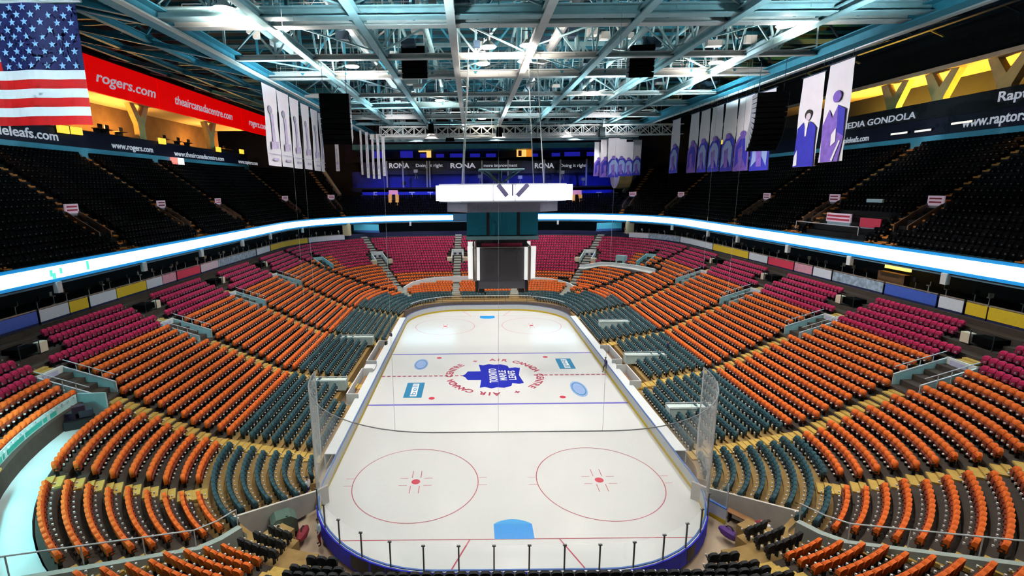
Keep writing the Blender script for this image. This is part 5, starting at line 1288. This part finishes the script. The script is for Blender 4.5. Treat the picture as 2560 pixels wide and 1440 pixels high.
# ------------------------------------------------------------------ people
def person(loc, rz, label, shirt, trouser, pose='stand', hair=HAIR):
    J = {'pel': (0, 0, .95), 'spi': (0, .01, 1.15), 'che': (0, .0, 1.36), 'nec': (0, -.01, 1.50), 'hd1': (0, -.03, 1.60), 'hd2': (0, -.04, 1.73),
         'shl': (-.19, 0, 1.43), 'ell': (-.25, .03, 1.14), 'wrl': (-.25, -.10, .92), 'hal': (-.25, -.14, .84), 'shr': (.19, 0, 1.43), 'elr': (.25, .03, 1.14), 'wrr': (.24, -.12, .93), 'har': (.24, -.16, .85),
         'hil': (-.10, 0, .91), 'knl': (-.12, -.03, .50), 'anl': (-.13, .02, .09), 'tol': (-.14, -.15, .04), 'hir': (.10, 0, .91), 'knr': (.12, -.03, .50), 'anr': (.13, .02, .09), 'tor': (.14, -.15, .04)}
    if pose == 'sit':
        for k in J: x, y, z = J[k]; J[k] = (x, y, z-.46)
        J.update({'knl': (-.13, -.42, .47), 'anl': (-.13, -.40, .09), 'tol': (-.14, -.55, .04), 'knr': (.13, -.42, .47), 'anr': (.13, -.38, .09), 'tor': (.14, -.53, .04), 'wrl': (-.16, -.30, .56), 'hal': (-.14, -.37, .54), 'wrr': (.16, -.30, .56), 'har': (.14, -.37, .54)})
    if pose == 'bend':
        J.update({'spi': (0, -.10, 1.10), 'che': (0, -.26, 1.20), 'nec': (0, -.38, 1.26), 'hd1': (0, -.47, 1.29), 'hd2': (0, -.58, 1.36), 'shl': (-.19, -.30, 1.22), 'shr': (.19, -.30, 1.22), 'ell': (-.24, -.38, .96), 'elr': (.24, -.38, .96), 'wrl': (-.18, -.52, .80), 'wrr': (.18, -.52, .80), 'hal': (-.16, -.58, .76), 'har': (.16, -.58, .76)})
    if pose == 'walk':
        J.update({'knl': (-.11, -.20, .52), 'anl': (-.12, -.20, .10), 'tol': (-.12, -.36, .05), 'knr': (.11, .06, .50), 'anr': (.12, .30, .14), 'tor': (.12, .20, .04), 'wrl': (-.25, .16, .95), 'hal': (-.25, .18, .87), 'wrr': (.24, -.24, 1.0), 'har': (.23, -.30, .94)})
    Rd = {'pel': .15, 'spi': .145, 'che': .16, 'nec': .06, 'hd1': .085, 'hd2': .095, 'shl': .075, 'shr': .075, 'ell': .048, 'elr': .048, 'wrl': .034, 'wrr': .034, 'hal': .042, 'har': .042, 'hil': .10, 'hir': .10, 'knl': .065, 'knr': .065, 'anl': .048, 'anr': .048, 'tol': .045, 'tor': .045}
    E_ = [('pel', 'spi'), ('spi', 'che'), ('che', 'nec'), ('nec', 'hd1'), ('hd1', 'hd2'), ('che', 'shl'), ('shl', 'ell'), ('ell', 'wrl'), ('wrl', 'hal'), ('che', 'shr'), ('shr', 'elr'), ('elr', 'wrr'), ('wrr', 'har'), ('pel', 'hil'), ('hil', 'knl'), ('knl', 'anl'), ('anl', 'tol'), ('pel', 'hir'), ('hir', 'knr'), ('knr', 'anr'), ('anr', 'tor')]
    ks = list(J); me = bpy.data.meshes.new('p'); me.from_pydata([J[k] for k in ks], [(ks.index(a), ks.index(b)) for a, b in E_], [])
    o = bpy.data.objects.new('p', me); link(o); md = o.modifiers.new('s', 'SKIN')
    if not me.skin_vertices:
        bm_ = bmesh.new(); bm_.from_mesh(me); bm_.verts.layers.skin.verify(); bm_.to_mesh(me); bm_.free()
    for i, k in enumerate(ks): me.skin_vertices[0].data[i].radius = (Rd[k]*(1.15 if k in ('pel', 'che', 'spi') else 1), Rd[k]*(.8 if k in ('pel', 'che', 'spi') else 1)); me.skin_vertices[0].data[i].use_root = k == 'pel'
    sd = o.modifiers.new('d', 'SUBSURF'); sd.levels = 1; sd.render_levels = 1
    dg = bpy.context.evaluated_depsgraph_get(); dg.update(); m2 = bpy.data.meshes.new_from_object(o.evaluated_get(dg)); bpy.data.objects.remove(o)
    m2.materials.clear()
    for m in (SKIN, shirt, trouser, BLACK): m2.materials.append(m)
    bones = [(np.array(J[a]), np.array(J[b]), a, b) for a, b in E_]
    def bone(c):
        best = None
        for a, b, na, nb in bones:
            d = b-a; t = np.clip((c-a)@d/(d@d), 0, 1); e = np.linalg.norm(c-a-t*d)
            if best is None or e < best[0]: best = (e, na, nb, t)
        return best
    for p in m2.polygons:
        e, na, nb, t = bone(np.array(p.center)); p.use_smooth = True
        p.material_index = 0 if nb in ('hd1', 'hd2', 'hal', 'har') or (nb == 'nec' and t > .6) else 3 if nb in ('tol', 'tor') else 2 if nb in ('hil', 'hir', 'knl', 'knr', 'anl', 'anr') or na == 'pel' and t < .25 else 1
    body = bpy.data.objects.new('person', m2); link(body); body.location = loc; body.rotation_euler = (0, 0, rz); tag(body, label, 'person')
    h = np.array(J['hd2']); h1 = np.array(J['hd1']); m_ = MB()
    n, mm = 10, 5; vs = []
    for j in range(mm):
        ph = PI/2*j/(mm-1)*1.05
        for i in range(n): vs.append((h[0]+.105*math.cos(2*PI*i/n)*math.cos(ph), h[1]+.03+.11*math.sin(2*PI*i/n)*math.cos(ph), h[2]+.0+.10*math.sin(ph)))
    m_.add(vs, [(j*n+i, j*n+(i+1) % n, (j+1)*n+(i+1) % n, (j+1)*n+i) for j in range(mm-1) for i in range(n)]); m_.build('hair', hair, body)
    m_ = MB(); m_.prism([(-.018, h[1]-.088, h[2]-.06), (.018, h[1]-.088, h[2]-.06), (0, h[1]-.09, h[2]-.005)], (0, -.025, -.005)); m_.build('nose', SKIN, body)
    for k in (-1, 1): MB().box((k*.035, h[1]-.092, h[2]-.0), (.022, .012, .012)).build('eye', BLACK, body)
    return body
def ground(u, v, z): p = atz(u, v, z); return (p[0], p[1], z)
navy = mat('navy_jacket', (.02, .03, .12), .7, noise=.1); grey = mat('grey_trousers', (.06, .06, .08), .8, noise=.1); whs = mat('white_shirt', (.78, .78, .80), .7, noise=.05); reds = mat('dark_red_shirt', (.25, .02, .03), .7, noise=.1)
person(ground(966, 880, .02), 1.2, 'person in dark clothes standing by the far left rink boards', BLKF, grey)
person(ground(978, 858, .02), -.8, 'person in dark clothes standing farther along the left rink boards', navy, BLKF)
person(ground(1513, 930, .02), -1.2, 'person in navy jacket standing on the ice edge by right boards', navy, grey, 'walk')
pz = surf = atz(1668, 885, 1.7); person((pz[0], pz[1], 1.6), .9, 'person in navy standing among the front teal seats on the right', navy, BLKF)
person(ground(1905, 1362, .02), 2.2, 'person in white shirt bending over gear in the right corner corridor', whs, reds, 'bend')
person(ground(1882, 1345, .02), 1.0, 'person in dark red beside the one in the white shirt', reds, BLKF, 'bend')
person(ground(800, 1362, .02), -1.0, 'person in white top beside the boards in the left corner corridor', whs, reds, 'stand')
person(ground(772, 1250, .02), -1.8, 'person in white and blue by the left corner glass', whs, mat('royal_trousers', (.02, .03, .5), .7, noise=.1), 'stand')
person(ground(700, 1352, .02), .4, 'person in cream top bending in the left corner corridor', mat('cream_top', (.70, .62, .48), .7, noise=.1), reds, 'bend')

# ------------------------------------------------------------------ gear in the two corner corridors
t = empty('covered_cart', ground(712, 1338, 0), .5, 'grey-green covered cart beside the left corner rows', 'cart'); m_ = MB(); m_.prism([(-.8, -.5, .3), (.8, -.5, .3), (.75, -.5, 1.2), (.4, -.5, 1.5), (-.45, -.5, 1.5), (-.75, -.5, 1.2)], (0, 1.0, 0)); m_.build('cover', GREEN, t); m_ = MB(); [m_.tube((x, y-.06, .2), (x, y+.06, .2), .2, 12) for x in (-.55, .55) for y in (-.45, .45)]; m_.build('wheel', BLACK, t)
t = empty('green_pole_stand', ground(722, 1345, 0), 0, 'bright green upright pole beside the covered cart', 'pole'); MB().tube((0, 0, 0), (0, 0, 1.5), .07, 8).build('pole', mat('bright_green', (.02, .45, .12), .5, noise=.05), t); MB().tube((0, 0, 0), (0, 0, .06), .3, 12).build('base', BLACK, t)
def bag(u, v, m, label, L=1.1):
    t = empty('gear_bag', ground(u, v, 0), random.uniform(0, 3), label, 'bag'); m_ = MB()
    n = 10; R = [.12, .27, .32, .32, .27, .12]; vs = [(-L/2+L*j/5, r*math.cos(2*PI*i/n), .32+r*math.sin(2*PI*i/n)) for j, r in enumerate(R) for i in range(n)]
    m_.add(vs, [(j*n+i, j*n+(i+1) % n, (j+1)*n+(i+1) % n, (j+1)*n+i) for j in range(5) for i in range(n)]+[tuple(range(n)), tuple(range(5*n, 6*n))[::-1]]); m_.build('bag_body', m, t)
    m_ = MB(); m_.bar((-.25, 0, .62), (-.1, 0, .78), .05); m_.bar((-.1, 0, .78), (.1, 0, .78), .05); m_.bar((.1, 0, .78), (.25, 0, .62), .05); m_.build('handle', BLACK, t)
bag(618, 1364, mat('plum_fabric', (.18, .04, .12), .7, noise=.2), 'plum coloured gear bag at the left corner corridor wall', 1.6)
bag(665, 1366, mat('blue_tarp', (.02, .04, .22), .6, noise=.2), 'dark blue gear bag beside the plum one, left corridor', 1.8)
bag(640, 1380, mat('yellow_bag', (.75, .55, .05), .6, noise=.1), 'small yellow gear bag in the left corner corridor', .7)
bag(758, 1345, reds, 'dark red gear bag near the green pole, left corridor', 1.3)
bag(735, 1262, mat('royal_bag', (.03, .03, .55), .6, noise=.1), 'royal blue gear bag at the end of the left front row', .9)
bag(1822, 1345, mat('violet_bag', (.10, .03, .22), .6, noise=.2), 'violet gear bag in the right corner corridor', 1.3)
bag(1912, 1338, mat('white_blue_bag', (.6, .6, .8), .6, noise=.1), 'pale bag beside the bending person, right corridor', .8)
bag(1862, 1368, mat('brown_bag', (.3, .12, .04), .6, noise=.2), 'brown gear bag, right corner corridor floor', 1.2)
for s in (1,):
    m_ = MB(); a = [polar(r, 52.6, s) for r in (2.6, 6)]; t = empty('corridor_table', (*((a[0]+a[1])/2), 0), math.atan2(a[1][1]-a[0][1], a[1][0]-a[0][0]), f'long brown trestle table in the {SIDEW[s]} corner corridor', 'table')
    MB().box((0, 0, .74), (3.0, .5, .06)).build('table_top', WOOD, t)
    for x in (-1.3, 1.3): MB().box((x, 0, .36), (.08, .4, .72)).build('leg', BLACK, t)
